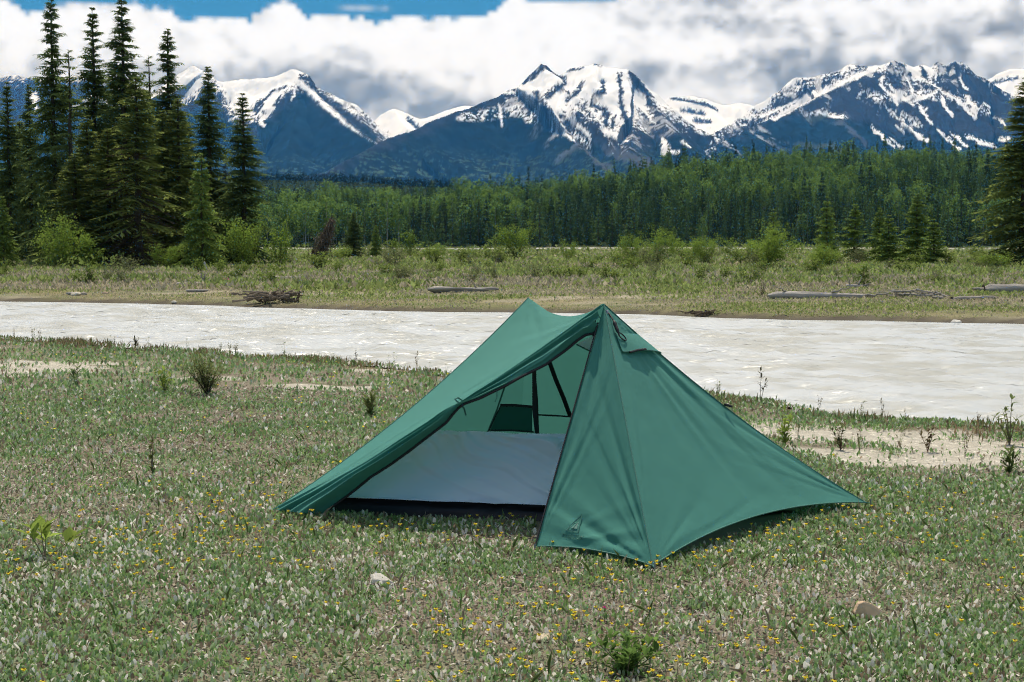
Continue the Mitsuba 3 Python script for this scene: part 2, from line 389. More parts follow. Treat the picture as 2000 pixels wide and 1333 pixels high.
MIDDLE = dict(ridges=[
    ([(-1095.37,7500,257.42),(-919.3,7700,371.04),(-785.52,7900,453.58),(-647.83,8150,559.14),(-421.97,8500,680.92),(-203.77,8800,774.26),(-73.74,8920,831.64),(29.75,9000,906.95),(104.06,9000,977.71),(184.25,9000,1042.5),(222.9,9000,1033.67),(273.52,9000,986.55),(309.22,9000,971.82),(362.64,9000,1010.11),(490.35,9000,1042.5),(540.95,9000,1021.89),(668.84,9000,1004.22),(725.55,9000,960.03),(777.67,8980,899.06),(838.59,8960,820.66),(888.29,8950,769.81),(972.11,8900,701.19),(1143.05,8850,618.68),(1312.23,8800,534.08),(1500.33,8700,419.03)], 1.0),
    ([(35.66,8990,905.95),(116.8,8830,817.47),(178.46,8700,742.63),(278.8,8420,613.63),(400.2,8050,467.47),(488.39,7750,360.65)], 1.0),
    ([(668.11,8990,1000.17),(691.25,8860,863.83),(686.16,8640,714.82),(652.63,8350,581.07),(596.57,8000,464.58)], 1.15),
    ([(776.8,8970,898.06),(822.12,8750,752.64),(872.39,8500,633.42),(937.31,8200,516.67),(1015.05,7850,409.31)], 1.1),
    ([(362.25,8990,1006.05),(345.13,8850,906.36),(281.92,8700,819.72)], 1.3),
    ([(498.73,8990,1035.47),(482.77,8800,901.25),(455.08,8600,782.11),(419.42,8450,699.13)], 1.35)], x0=-1500, x1=1500, y0=6900, yr=9000, nx=560, ny=190, seed=11)
PYRAMID = dict(ridges=[
    ([(-2722.91,10300,1071.49),(-2372.48,10250,965.5),(-2206.9,10200,1121.22),(-2084.78,10150,1165.56),(-1995.01,10100,1116.86),(-1916.49,10000,1050.15),(-1850.52,10000,1040.32),(-1751.31,10000,1046.88),(-1635.52,10000,1059.98),(-1519.62,10000,1086.17),(-1420.19,10000,1122.18),(-1374.07,10000,1109.09),(-1314.86,10000,1079.63),(-1269.14,10000,1014.11),(-1151.38,9950,956.86),(-1031.36,9900,903.35),(-957.86,9850,879.4),(-869.19,9800,791.27),(-800.65,9750,707.11),(-745.45,9700,642.84),(-535.48,9500,488.76)], 1.0),
    ([(-1371.35,9980,1103.61),(-1331.62,9900,1013.72),(-1143.19,9600,847.67),(-954.5,9300,692.89),(-790.15,9000,575.82),(-648.85,8700,487.89)], 1.0),
    ([(-1497.22,9960,1068.79),(-1523.99,9700,866.03),(-1540.34,9400,715.78),(-1567.49,9100,603.17)], 1.15),
    ([(-1991.15,10080,1108.05),(-1863.26,9800,923.18),(-1649.08,9400,731.23)], 1.1), ([(-1030.34,9890,899.19),(-915.17,9600,746.76),(-755.94,9200,579.49)], 1.15), ([(-1340.08,9890,1012.7),(-1335.88,9500,801.42),(-1312.17,9000,552.11)], 1.0)], x0=-2900, x1=-450, y0=7900, yr=10000, nx=480, ny=170, seed=31)
JAGGED = dict(ridges=[
    ([(1070.28,9500,582.7),(1246.38,9650,674.47),(1466.76,9850,811.48),(1645.2,9950,920.96),(1846.14,10050,1075.14),(1958.99,10050,1078.43),(2113.86,10000,1115.63),(2186.02,10000,1151.63),(2278.67,10000,1138.54),(2364.38,10000,1148.36),(2449.83,10000,1174.52),(2529.44,10000,1151.63),(2592.51,10000,1132),(2648.37,10000,1148.36),(2708.04,10000,1135.27),(2747.09,10000,1167.98),(2793.85,10000,1138.54),(2842.72,10000,1174.52),(2879.35,10000,1158.17),(2885.65,10000,1174.52),(2939.03,10000,1145.08),(3013.07,10000,1073.08),(3074.03,9980,1018.63),(3165.7,9950,904.64),(3243.93,9900,783.06),(3392.63,9850,685.18),(3601.39,9700,531)], 1.0),
    ([(2311.44,9970,1128.61),(2055.88,9720,995.32),(1744.88,9420,837.98),(1479.24,9120,706.5),(1231.16,8850,598.3),(1020.13,8550,496.41)], 1.0),
    ([(2445.03,9980,1165.65),(2461.19,9800,1019.55),(2448.07,9550,852.66),(2436.99,9200,670.33),(2463.83,8850,513.78)], 1.1),
    ([(2741.71,9980,1159.12),(2669.75,9780,1001.45),(2554.71,9560,869.24)], 1.25), ([(2840.45,9980,1165.65),(2788.88,9720,963.46),(2731.41,9380,775.91),(2683.34,8950,578.52)], 1.1),
    ([(3067.93,9960,1013.33),(3023.81,9620,811.52),(2955.5,9150,591.42)], 1.1), ([(2051.7,9700,990.09),(2010.64,9350,804.14),(1886.61,8900,604.6)], 0.95)], x0=1000, x1=3600, y0=7900, yr=10000, nx=560, ny=190, seed=57)
GAP_LEFT = dict(ridges=[([(-1334.95,13000,861.03),(-1205.07,13000,976.5),(-1109.87,13000,1070.5),(-980.55,13000,1126),(-860.29,13000,1087.58),(-748.63,13000,1040.6),(-645.27,13000,1070.5),(-516.07,13000,1130.27),(-408.5,13000,1155.88),(-258.02,13000,1143.07),(-43.02,13000,1074.77),(215.2,13000,967.96)], 1.0), ([(-979.06,12980,1120.01),(-875.94,12600,958.93)], 1.0), ([(-1200.44,12950,972.75),(-1064.2,12600,855.32),(-937.41,12300,753.99)], 1.0)], x0=-1500, x1=350, y0=11600, yr=13000, nx=200, ny=70, seed=71, amp=30)
GAP_RIGHT = dict(ridges=[([(1032.74,13000,1010.7),(1225.48,13000,1160.14),(1341.15,13000,1224.12),(1513,13000,1236.92),(1616.33,13000,1215.6),(1728.57,13000,1160.14),(1891.81,13000,1177.21),(2003.77,13000,1160.14),(2150.42,13000,1117.47),(2409.74,13000,1010.7)], 1.0), ([(1613.88,12980,1209.47),(1638.79,12700,1070.86),(1580.4,12400,943.74)], 1.0)], x0=1000, x1=2500, y0=11600, yr=13000, nx=200, ny=70, seed=83, amp=30)
FAR_RIGHT = dict(ridges=[([(3784.73,13000,1117.47),(3961.03,13000,1339.19),(4058.39,13000,1411.57),(4190.64,13000,1454.12),(4344.84,13000,1471.14),(4552.65,13000,1394.54),(4901.4,13000,1181.47)], 1.0), ([(4184.28,12980,1447.64),(3999.23,12600,1207.17),(3896.13,12200,988.68)], 1.0)], x0=3600, x1=5200, y0=11600, yr=13000, nx=180, ny=70, seed=97, amp=30)
FAR_LEFT = dict(ridges=[([(-4760.49,12000,1169.43),(-4203.15,12000,1255.95),(-3964.57,12000,1287.39),(-3825.49,12000,1303.1),(-3687.28,12000,1275.6),(-3488.82,12000,1287.39),(-3290.32,12000,1303.1),(-3052.85,12000,1279.53),(-2816.33,12000,1189.1),(-2462.18,12000,972.5)], 1.0), ([(-3819.19,11980,1297.01),(-3605.51,11600,1092.46),(-3380.25,11100,863.2)], 1.0), ([(-3284.9,11980,1297.01),(-3260.3,11600,1092.46),(-3049.58,11100,863.2)], 1.0)], x0=-4900, x1=-2300, y0=10200, yr=12000, nx=260, ny=90, seed=111, amp=34)
#</R>


def massif(name, cfg, paint, label):
    X, Y, h, D, SS, xs, ys = massif_grid(**cfg)
    v = np.stack([X, Y, h], -1)
    du, dv = np.gradient(v, axis=0), np.gradient(v, axis=1)
    nrm = np.cross(du, dv); nrm /= np.linalg.norm(nrm, axis=-1, keepdims=True) + 1e-9
    col = paint(X, Y, h, D, SS, nrm)
    key = numbered(name)
    scene[key] = mikit.ply((v.reshape(-1, 3), grid_faces(len(xs), len(ys))), 'matte', smooth=True, color=col.reshape(-1, 3))
    lab(key, label, None, None, 'structure')


def seg_d(x, z, segs):
    """Least (distance / half width) to a set of polylines whose points are (x, z, half width)."""
    out = np.full(x.shape, 9.0)
    for P in segs:
        for a, b in zip(P[:-1], P[1:]):
            ab = (b[0] - a[0], b[1] - a[1]); L2 = ab[0] ** 2 + ab[1] ** 2 + 1e-9
            t = np.clip(((x - a[0]) * ab[0] + (z - a[1]) * ab[1]) / L2, 0, 1)
            d = np.hypot(x - a[0] - t * ab[0], z - a[1] - t * ab[1]) / (a[2] + t * (b[2] - a[2]))
            out = np.minimum(out, d)
    return out


SNOW, ROCK, WOOD, TALUS = np.array([0.88, 0.88, 0.88]), np.array([0.028, 0.029, 0.035]), np.array([0.009, 0.016, 0.015]), np.array([0.085, 0.085, 0.088])


def paint_with(line, wood_line, streaks, rocks, seed, soft=70.0, speck=1.0, talus=(), patches=(), meadow=(), chutes=0.0, chute_drop=200.0):
    """Snow above the snow line (points x, z), rock ribs standing out of it, snow lying in chutes below it, forest under the tree line."""
    line, wood_line = (np.array(sorted(q)) for q in (line, wood_line))

    def fn(X, Y, Z, D, S, N):
        nz = f2(X / 42, Z / 60 + Y / 80, 4, seed) - 0.5
        nf = (f2(X / 9, Y / 24 + Z / 14, 4, seed + 3) - 0.5) * 1.35
        lx = np.interp(X, line[:, 0], line[:, 1])
        a = (Z - lx) / soft
        sn = sstep(-0.25, 0.45, a - 0.38 + nz * 1.7 * speck + nf * 2.7 * speck - (S - 0.35) * 0.9)
        if len(streaks):
            q = seg_d(X + nz * 40, Z + nf * 22, streaks)
            sn = np.maximum(sn, sstep(1.15, 0.65, q + nf * 1.7))
        if len(patches):
            q = seg_d(X + nz * 60, Z + nz * 40, patches)
            sn = np.maximum(sn, sstep(1.3, 0.4, q) * sstep(0.0, 0.12, nf + nz * 0.6 - 0.02))
        if len(rocks):
            q = seg_d(X + nz * 46, Z + nf * 26, rocks)
            sn = sn * (1 - sstep(1.35, 0.7, q + nf * 1.5))
        if chutes:
            sn = np.maximum(sn, chutes * sstep(0.50, 0.72, S + nf * 0.25) * sstep(-chute_drop, -20, Z - lx) * sstep(-0.06, 0.06, nz + 0.03))
        cliff = sstep(0.50, 0.36, N[..., 2])
        sn = sn * (1 - 0.85 * cliff)
        wl = np.interp(X, wood_line[:, 0], wood_line[:, 1])
        wd = sstep(0.5, -0.5, (Z - wl) / 110 + nz * 1.3 + (S - 0.3) * 0.8)
        base = ROCK * (0.8 + 0.5 * (nf + 0.5))[..., None]
        base = base * (1 - wd[..., None]) + WOOD * (0.75 + 0.7 * (nz + 0.5))[..., None] * wd[..., None]
        if len(talus):
            q = sstep(1.2, 0.5, seg_d(X + nz * 60, Z + nz * 30, talus) + nf)[..., None]
            base = base * (1 - 0.8 * q) + TALUS * 0.8 * q
        if len(meadow):
            q = sstep(1.3, 0.3, seg_d(X + nz * 90, Z + nz * 50, meadow) + nf)[..., None]
            base = base * (1 - q) + np.array([0.05, 0.062, 0.035]) * q
        low = sstep(560, 330, Z) * sstep(0.56, 0.70, f2(X / 30, Y / 30 + Z / 9, 3, seed + 8))
        base = base * (1 - low[..., None]) + np.array([0.07, 0.10, 0.045]) * low[..., None]
        return base * (1 - sn[..., None]) + SNOW * sn[..., None]
    return fn


allsnow = lambda dz, seed, rk=(): paint_with(line=[(-9000, dz), (9000, dz)], wood_line=[(-9000, 200), (9000, 200)], streaks=(), rocks=rk, seed=seed, soft=160, speck=0.8)
massif('mountain', MIDDLE, paint_with(
    line=[(-1700, 2500), (-330, 2500)] + [(-44,838),(44,836),(101,751),(170,698),(238,607),(310,667),(366,724),(446,678),(510,587),(585,561),(672,630),(765,707),(833,718),(935,702),(1142,615),(1391,470)],
    wood_line=[(-1007,269),(-287,741),(29,787),(169,664),(358,564),(538,471),(839,573),(1165,568)],
    streaks=[[(53,871,21),(130,798,23),(197,713,17),(278,609,14),(334,546,8)], [(-67,780,9),(-75,721,9),(-52,651,6)], [(205,819,35),(265,816,26)], [(491,607,14),(563,569,25),(611,551,11)], [(816,570,8),(820,517,19),(817,476,11)], [(821,499,14),(875,479,8)], [(908,539,8),(941,506,5)],
             [(305,704,9),(386,606,11),(415,555,5)], [(706,867,15),(751,757,12),(796,673,6)], [(833,768,9),(867,654,6)]],
    rocks=[[(184,1030,18),(133,986,24),(71,927,18)], [(196,1023,18),(267,971,15),(302,943,12)], [(306,919,12),(246,866,15),(194,812,17)], [(130,854,15),(170,765,23),(224,673,17)], [(409,919,12),(357,837,14),(304,795,12)], [(520,920,12),(504,845,17),(471,841,17),(450,768,20),(514,734,17),(517,640,14)], [(327,1001,12),(401,1014,9)], [(487,1033,6),(523,1024,6)],
           [(625,969,9),(615,833,12),(619,670,20),(656,565,25)], [(681,986,15),(728,917,33),(775,866,24),(816,767,29),(845,682,34)], [(544,624,8),(566,693,8)], [(285,863,6),(318,847,6)]],
    seed=200, chutes=0.45, chute_drop=230, patches=[[(-271,705,29),(-116,733,41),(29,763,47),(114,685,29)], [(336,624,23),(408,517,22)], [(665,665,29),(745,626,26)], [(197,713,23),(255,737,17)]], speck=1.15,
    talus=[[(342,540,11),(422,436,13),(501,383,16)], [(486,500,22),(595,450,43),(707,420,38)]]),
       'broad snow-streaked peak in the middle of the range')
massif('mountain', PYRAMID, paint_with(
    line=[(-2663,899),(-2134,840),(-2028,915),(-1991,998),(-1935,1016),(-1798,854),(-1704,741),(-1627,735),(-1547,741),(-1496,776),(-1446,880),(-1399,948),(-1341,1005),(-1288,972),(-1178,926),(-1047,893),(-906,760),(-765,622)],
    wood_line=[(-2621,802),(-1857,832),(-1540,678),(-1396,841),(-1329,962),(-1132,786),(-955,732),(-696,554)],
    streaks=[[(-1320,998,20),(-1149,846,23),(-953,692,15),(-781,578,9)], [(-1443,916,13),(-1485,831,19),(-1536,740,16),(-1499,708,9)], [(-1368,975,7),(-1375,892,6)], [(-1047,849,16),(-965,808,10)], [(-1013,885,13),(-958,844,10)], [(-841,728,10),(-755,603,19)], [(-1183,949,10),(-1086,899,16)]],
    rocks=[[(-1350,1065,17),(-1308,1054,27),(-1261,1000,23)], [(-1245,971,13),(-1141,883,20),(-996,780,32),(-801,617,37)], [(-1423,997,7),(-1510,964,10),(-1562,893,13),(-1590,823,16)], [(-1443,943,6),(-1457,858,16)], [(-1394,934,13),(-1410,873,13)], [(-1551,858,13),(-1578,798,13)]],
    seed=230, soft=55, chutes=0.5, chute_drop=60, patches=[[(-1147,927,23),(-977,850,33),(-875,762,26)], [(-1916,1020,27),(-1789,911,26)]]),
       'dark pyramid peak with a white shoulder, left of the middle')
massif('mountain', JAGGED, paint_with(
    line=[(1002,431),(1279,675),(1422,740),(1591,808),(1740,929),(1842,983),(1976,1024),(2090,1054),(2272,1122),(2298,1059),(2338,1055),(2438,1096),(2514,1044),(2591,1003),(2697,1029),(2791,1099),(2860,1140),(2955,1093),(3121,995),(3266,882)],
    wood_line=[(786,360),(1441,691),(1730,772),(1976,772),(2159,709),(2421,636),(2712,648),(3098,635)],
    streaks=[[(2319,1113,17),(2138,1036,20),(1965,959,20),(1792,870,20),(1555,732,12)], [(1937,965,10),(1782,899,13),(1589,801,10)], [(2160,692,9),(2187,627,12),(2256,564,9)], [(2322,792,9),(2364,695,15),(2432,596,12)], [(2302,752,9),(2342,658,9)], [(2661,911,10),(2660,825,16),(2673,768,9)], [(2735,896,13),(2782,827,16),(2820,763,13)], [(2823,914,10),(2832,846,13),(2824,770,9)], [(2909,849,10),(3003,791,13),(2995,713,9)], [(2536,675,9),(2579,610,12),(2597,541,9)], [(2621,643,9),(2639,561,9)], [(2670,621,9),(2710,586,21),(2844,566,9)], [(2532,824,9),(2497,779,9)], [(2499,849,13),(2506,787,16),(2515,716,9)], [(2351,1055,10),(2323,994,13),(2345,925,13),(2384,903,22),(2367,846,10)], [(2528,1064,10),(2506,963,13),(2460,887,10)], [(2365,997,10),(2405,902,13),(2461,850,10)], [(2648,1001,10),(2700,954,10),(2715,904,13)], [(2197,907,16),(2212,851,10)], [(1916,857,13),(1949,886,10)], [(1849,800,9),(1962,751,12)], [(2862,1131,7),(2843,1048,10),(2841,961,10)], [(2247,630,6),(2293,557,6)], [(2936,615,12),(2977,635,12)], [(2695,976,7),(2571,904,10),(2466,869,10)]],
    rocks=[[(2449,1168,20),(2499,1127,23),(2541,1078,20)], [(2741,1156,20),(2769,1090,36),(2834,1149,27),(2886,1072,43),(2942,949,45),(3045,793,51)], [(2640,1128,10),(2633,1061,16)], [(1838,1021,7),(1921,1056,13),(1977,1061,10)], [(2102,1086,7),(1974,1009,10),(1835,947,17),(1718,883,13)], [(2181,1105,7),(2272,1122,7)], [(2347,1081,16),(2250,1012,26),(2063,920,26),(1880,846,28),(1732,783,28)], [(2197,907,29),(2307,748,38)]],
    seed=260, soft=60, chutes=0.6, chute_drop=330, patches=[[(2113,950,26),(2228,913,38),(2365,904,38),(2567,946,45),(2630,903,32)], [(1767,784,12),(1899,800,25),(1988,756,25)], [(2181,972,26),(2263,826,38),(2432,723,37)], [(2703,906,45),(2907,813,38)]],
    meadow=[[(1630,564,15),(1785,557,24),(1918,515,18)], [(1796,752,16),(1925,767,19)]], talus=[[(1945,714,24),(2067,585,24)]]),
       'long jagged massif with diagonal snow chutes, on the right')
massif('mountain', GAP_LEFT, allsnow(700, 300, [[(-856,1027,22),(-788,958,17)], [(-1161,982,13),(-960,776,21)]]),
       'small all-white peak in the gap behind the dark pyramid peak')
massif('mountain', GAP_RIGHT, allsnow(700, 310, [[(1339,1210,13),(1475,1187,17),(1618,1149,21),(1705,1107,17)], [(1399,1101,17),(1574,1070,21)], [(1509,1006,25),(1598,983,21)]]),
       'flat-topped white mountain in the gap right of the middle peak')
massif('mountain', FAR_RIGHT, allsnow(640, 320, [[(3977,1324,9),(4192,1373,17)], [(3967,1189,13),(4065,1067,21)]]),
       'white peak at the right end of the range behind the big spruce')
massif('mountain', FAR_LEFT, paint_with(line=[(-4390,767),(-4172,1199),(-3696,1206),(-3241,1182),(-2378,919)], wood_line=[(-4390,767),(-2376,914)], streaks=[[(-3629,1138,12),(-3498,978,11)], [(-3120,1104,12),(-3025,951,11)]], rocks=[[(-4176,1209,16),(-3706,1229,16),(-3407,1213,16),(-3160,1243,16)]], seed=330, soft=110, speck=0.5),
       'snow-topped ridge behind the tall spruces on the left')
# ---------------------------------------------------------------- the tent
def weave(p, n, uv):
    return (mikit.noise(p.x * 60, p.y * 60, p.z * 60) - 0.5) * 0.0004 + (mikit.fbm(p.x * 9, p.y * 9, p.z * 9, 3) - 0.5) * 0.0022


def cloth(col, rough=0.42, trans=0.55, sheen=0.0):
    return {'type': 'bumpmap', 't': proc(weave, 4e-3), 'b': {'type': 'principledthin', 'base_color': {'type': 'rgb', 'value': list(col)}, 'roughness': rough, 'diff_trans': trans, 'eta': 1.5, 'sheen': sheen, 'sheen_tint': 0.3}}


scene['green_nylon'] = cloth((0.080, 0.272, 0.225), 0.42, 0.6, 1.6)
scene['grey_cloth'] = cloth((0.82, 0.88, 0.99), 0.6, 0.15)
scene['tent_mesh'] = cloth((0.055, 0.175, 0.155), 0.7, 0.9)
scene['black_cloth'] = {'type': 'twosided', 'b': {'type': 'principled', 'base_color': {'type': 'rgb', 'value': [0.010, 0.010, 0.014]}, 'roughness': 0.6}}
scene['dark_print'] = {'type': 'twosided', 'b': {'type': 'principled', 'base_color': {'type': 'rgb', 'value': [0.028, 0.135, 0.108]}, 'roughness': 0.55}}
scene['light_seam'] = {'type': 'twosided', 'b': {'type': 'principled', 'base_color': {'type': 'rgb', 'value': [0.05, 0.17, 0.13]}, 'roughness': 0.6}}
scene['grey_metal'] = {'type': 'twosided', 'b': {'type': 'principled', 'base_color': {'type': 'rgb', 'value': [0.35, 0.35, 0.36]}, 'roughness': 0.35, 'metallic': 0.9}}

TENT = numbered('tent')
lab(TENT, 'green two-peaked trekking-pole tent with one door rolled open on the river flat', 'tent')
A, B, C, E_ = (np.array(q) for q in ((-1.337, 8.511, 0.03), (0.656, 7.076, 0.02), (2.034, 8.764, 0.03), (0.118, 7.473, 0.03)))
Dd = np.array([0.041, 10.199, 0.03])
P1, P2 = np.array([0.0980, 9.129, 1.195]), np.array([0.4885, 8.138, 1.195])
SAG = {('A', 'P2'): (0.015, 0, -0.045), ('A', 'P1'): (0.03, 0.0, -0.05), ('P1', 'P2'): (0, 0, -0.085), ('P2', 'C'): (0, 0, -0.06), ('B', 'P2'): (0, 0.0, -0.008),
       ('B', 'C'): (-0.05, 0.045, 0.075), ('B', 'E'): (0.0, 0.02, 0.025), ('E', 'P2'): (0.0, 0.012, -0.004), ('C', 'P1'): (0, 0, -0.05), ('C', 'D'): (-0.03, -0.04, 0.06), ('D', 'P1'): (0, 0, -0.02), ('A', 'D'): (0.05, -0.05, 0.07)}
PT = {'A': A, 'B': B, 'C': C, 'D': Dd, 'E': E_, 'P1': P1, 'P2': P2}


def sag(a, b):
    return np.array(SAG.get((a, b), SAG.get((b, a), (0, 0, 0))), float)


def tent_panel(a, b, c, n=90, seed=0, creases=(), belly=0.02, hem=None):
    """A taut triangular cloth between three points: edges sag as catenaries, creases fan out from the pulled corners."""
    i, j = np.meshgrid(np.arange(n + 1), np.arange(n + 1), indexing='ij')
    ok = i + j <= n
    idx = -np.ones((n + 1, n + 1), int); idx[ok] = np.arange(ok.sum())
    u, v = i[ok] / n, j[ok] / n
    w = 1 - u - v                                                     # weights of b, c, a
    p = w[:, None] * PT[a] + u[:, None] * PT[b] + v[:, None] * PT[c]
    p = p + 4 * (w * u * (1 - v) ** 1.5)[:, None] * sag(a, b) + 4 * (u * v * (1 - w) ** 1.5)[:, None] * sag(b, c) + 4 * (v * w * (1 - u) ** 1.5)[:, None] * sag(c, a)
    nn = np.cross(PT[b] - PT[a], PT[c] - PT[a]); nn /= np.linalg.norm(nn)
    if nn[2] < 0:
        nn = -nn
    edge = np.minimum(np.minimum(u, v), w)
    off = -belly * np.clip(27 * u * v * w, 0, 1)
    for at, toward, freq, amp, reach, spread in creases:
        ax = PT[toward] - PT[at]; L = np.linalg.norm(ax); ax = ax / L
        side = np.cross(nn, ax)
        r = p - PT[at]
        al, sd = r @ ax, r @ side
        ang = np.arctan2(sd, np.maximum(al, 1e-4))
        rr = np.hypot(al, sd)
        wob = f2(ang * freq * 0.7 + seed, rr * 1.3, 2, seed) - 0.5
        fold = np.sin(ang * freq * 2 + wob * 5) * np.exp(-(ang / spread) ** 2)
        off = off + 1.15 * amp * fold * (rr / reach) * np.exp(1 - rr / reach) * (0.35 + 0.65 * sstep(0, 0.05, edge))
    off = off + (f2(p[:, 0] * 2.2 + seed, p[:, 1] * 2.2 + p[:, 2], 3, seed + 5) - 0.5) * 0.012 * sstep(0, 0.08, edge)
    p = p + off[:, None] * nn
    f = [np.stack([idx[:-1, :-1], idx[1:, :-1], idx[:-1, 1:]], -1)[(i + j < n)[:-1, :-1]]]
    f.append(np.stack([idx[1:, :-1], idx[1:, 1:], idx[:-1, 1:]], -1)[(i + j < n - 1)[:-1, :-1]])
    return p, np.vstack(f)


def part(name, mesh, bsdf, smooth=True, label=None, of=TENT):
    key = numbered(of + '__' + name)
    scene[key] = mikit.ply(mesh, bsdf, smooth=smooth)
    if label:
        labels[key] = {'label': label}
    return key


part('roof_panel', tent_panel('A', 'P1', 'P2', 110, 1, [('P2', 'P1', 9, 0.006, 0.22, 0.7), ('P1', 'P2', 9, 0.006, 0.2, 0.6), ('A', 'P2', 26, 0.006, 0.6, 0.12), ('P2', 'A', 22, 0.005, 0.35, 0.25)]), 'green_nylon', label='sunlit roof panel sloping left between the two peaks')
end = part('end_panel', tent_panel('B', 'C', 'P2', 120, 2, [('P2', 'C', 16, 0.007, 0.35, 0.5), ('C', 'P2', 22, 0.004, 0.35, 0.3), ('B', 'C', 14, 0.006, 0.25, 0.35), ('B', 'P2', 30, 0.005, 0.3, 0.12)]), 'green_nylon', label='broad end panel facing right with a curved lower hem')
door = part('door_panel', tent_panel('E', 'B', 'P2', 100, 3, [('E', 'B', 12, 0.006, 0.2, 0.5), ('E', 'P2', 24, 0.005, 0.35, 0.2), ('B', 'E', 11, 0.010, 0.22, 0.5), ('B', 'P2', 22, 0.006, 0.3, 0.25), ('P2', 'E', 22, 0.004, 0.4, 0.2)]), 'green_nylon', label='closed half of the door, with a dark emblem near its lower corner')
part('rear_panel', tent_panel('P1', 'P2', 'C', 50, 4, belly=0.03), 'green_nylon')
part('rear_panel', tent_panel('P1', 'C', 'D', 50, 5, belly=0.02), 'green_nylon')
part('rear_panel', tent_panel('P1', 'D', 'A', 60, 6, [('P1', 'A', 14, 0.006, 0.4, 0.5)], belly=0.02), 'green_nylon')

# the rolled-back half of the door hangs along the seam from the front peak to the left corner
tt = np.linspace(0, 1, 121)
seam = P2 + (A - P2) * tt[:, None] + 4 * (tt * (1 - tt))[:, None] * sag('A', 'P2')
zip_pts = np.array([(0.46,8.09,1.08),(0.43,8.08,1.05),(0.39,8.08,1.04),(0.3,8.09,0.97),(0.19,8.11,0.88),(0.08,8.13,0.82),(-0.02,8.15,0.76),(-0.16,8.18,0.69),(-0.25,8.19,0.66),(-0.28,8.2,0.64),(-0.31,8.2,0.61),(-0.35,8.21,0.56),(-0.45,8.23,0.48),(-0.55,8.26,0.4),(-0.66,8.29,0.32),(-0.77,8.31,0.25),(-0.9,8.35,0.14),(-0.99,8.37,0.07),(-1.04,8.38,0.02)])
# both curves are matched along the seam so that the cloth hangs square to it
seam_s = np.interp(tt, np.linspace(0, 1, 121), tt)
q = (zip_pts - P2) @ (A - P2) / ((A - P2) @ (A - P2))
q = (q - q[0]) / (q[-1] - q[0])
zc = np.stack([np.interp(tt, q, zip_pts[:, k]) for k in range(3)], -1)
rng = np.random.default_rng(7)
nv = 40
vv = np.linspace(0, 1, nv)
roll = np.zeros((121, nv, 3))
dirs = np.array([-0.45, -0.85, 0.25]); dirs /= np.linalg.norm(dirs)
tie = np.exp(-((tt - 0.435) / 0.035) ** 2)
width = np.linalg.norm(zc - seam, axis=1)
for k in range(nv):
    v_ = vv[k]
    base = seam * (1 - v_) + zc * v_
    bulge = np.sin(np.pi * v_ ** 0.8) ** 0.8 * (0.035 + 0.12 * width) * (1 - 0.5 * tie)
    lip = 0.030 * np.exp(-((v_ - 0.86) / 0.09) ** 2) + 0.02 * np.exp(-((v_ - 0.97) / 0.05) ** 2)
    lower = sstep(0.46, 0.7, tt)
    folds = 0.014 * np.sin(7.5 * v_ * np.pi * (0.7 + 0.3 * tt) + 3 * f2(tt * 5, v_ * 2 + 0 * tt, 2, 3)) * (0.4 + width * 5) * (1 - 0.6 * lower)
    folds += lower * (0.035 * np.sin(np.clip((v_ - 0.42) / 0.58, 0, 1) * np.pi) - 0.022 * np.exp(-((v_ - 0.38) / 0.1) ** 2) + 0.008 * np.sin(16 * v_ + 9 * tt))
    folds += 0.010 * np.sin(60 * tt + 10 * v_) * np.exp(-(tt / 0.12) ** 2) * v_
    roll[:, k] = base + dirs * (bulge + lip + folds)[:, None]
part('rolled_door', (roll.reshape(-1, 3), grid_faces(121, nv)), 'green_nylon', label='open half of the door rolled up and tied along the roof edge')
edge_line = roll[:, -1] + np.array([0, -0.006, -0.004])
v, f, c = tube(edge_line[2:118], 0.0075, 6); part('zip', (v, f), 'black_cloth', label='black zip along the edge of the rolled door')
zs = P2 + (E_ - P2) * np.linspace(0.03, 1, 60)[:, None] + 4 * (np.linspace(0.03, 1, 60) * (1 - np.linspace(0.03, 1, 60)))[:, None] * sag('E', 'P2') + np.array([-0.006, -0.006, 0.0])
v, f, c = tube(zs[3:], 0.0045, 6); part('zip', (v, f), 'black_cloth', label='black zip down the edge of the closed half of the door')
# toggle and tie that hold the roll
tp = roll[52, 8]
v, f, c = tube([tp + [0.01, -0.02, 0.02], tp + [-0.012, -0.03, 0.035], tp + [-0.03, -0.03, 0.028], tp + [-0.012, -0.035, 0.012], tp + [0.02, -0.04, -0.02], tp + [0.03, -0.03, -0.06]], 0.005, 6)
part('tie', (v, f), 'dark_print', label='small tie with a toggle round the rolled door')
v, f, c = tube([(-0.08,8.1,0.74),(-0.08,8.1,0.72),(-0.08,8.1,0.7),(-0.09,8.1,0.68)], 0.0025, 5); part('pull_cord', (v, f), 'dark_print')


def strip(P, w, up=(0, -1, 0.3), lift=0.0):
    P = np.asarray(P, float)
    t = np.gradient(P, axis=0); t /= np.linalg.norm(t, axis=1, keepdims=True)
    s = np.cross(t, np.asarray(up, float)); s /= np.linalg.norm(s, axis=1, keepdims=True)
    upn = np.asarray(up, float) / np.linalg.norm(up)
    w = np.broadcast_to(w, (len(P),))[:, None] / 2
    v = np.stack([P + s * w + upn * lift, P - s * w + upn * lift], 1).reshape(-1, 3)
    return v, grid_faces(len(P), 2)


def curve(a, b, sg=(0, 0, 0), n=24, off=(0, 0, 0)):
    t = np.linspace(0, 1, n)[:, None]
    return np.asarray(a) * (1 - t) + np.asarray(b) * t + 4 * t * (1 - t) * np.asarray(sg) + np.asarray(off)


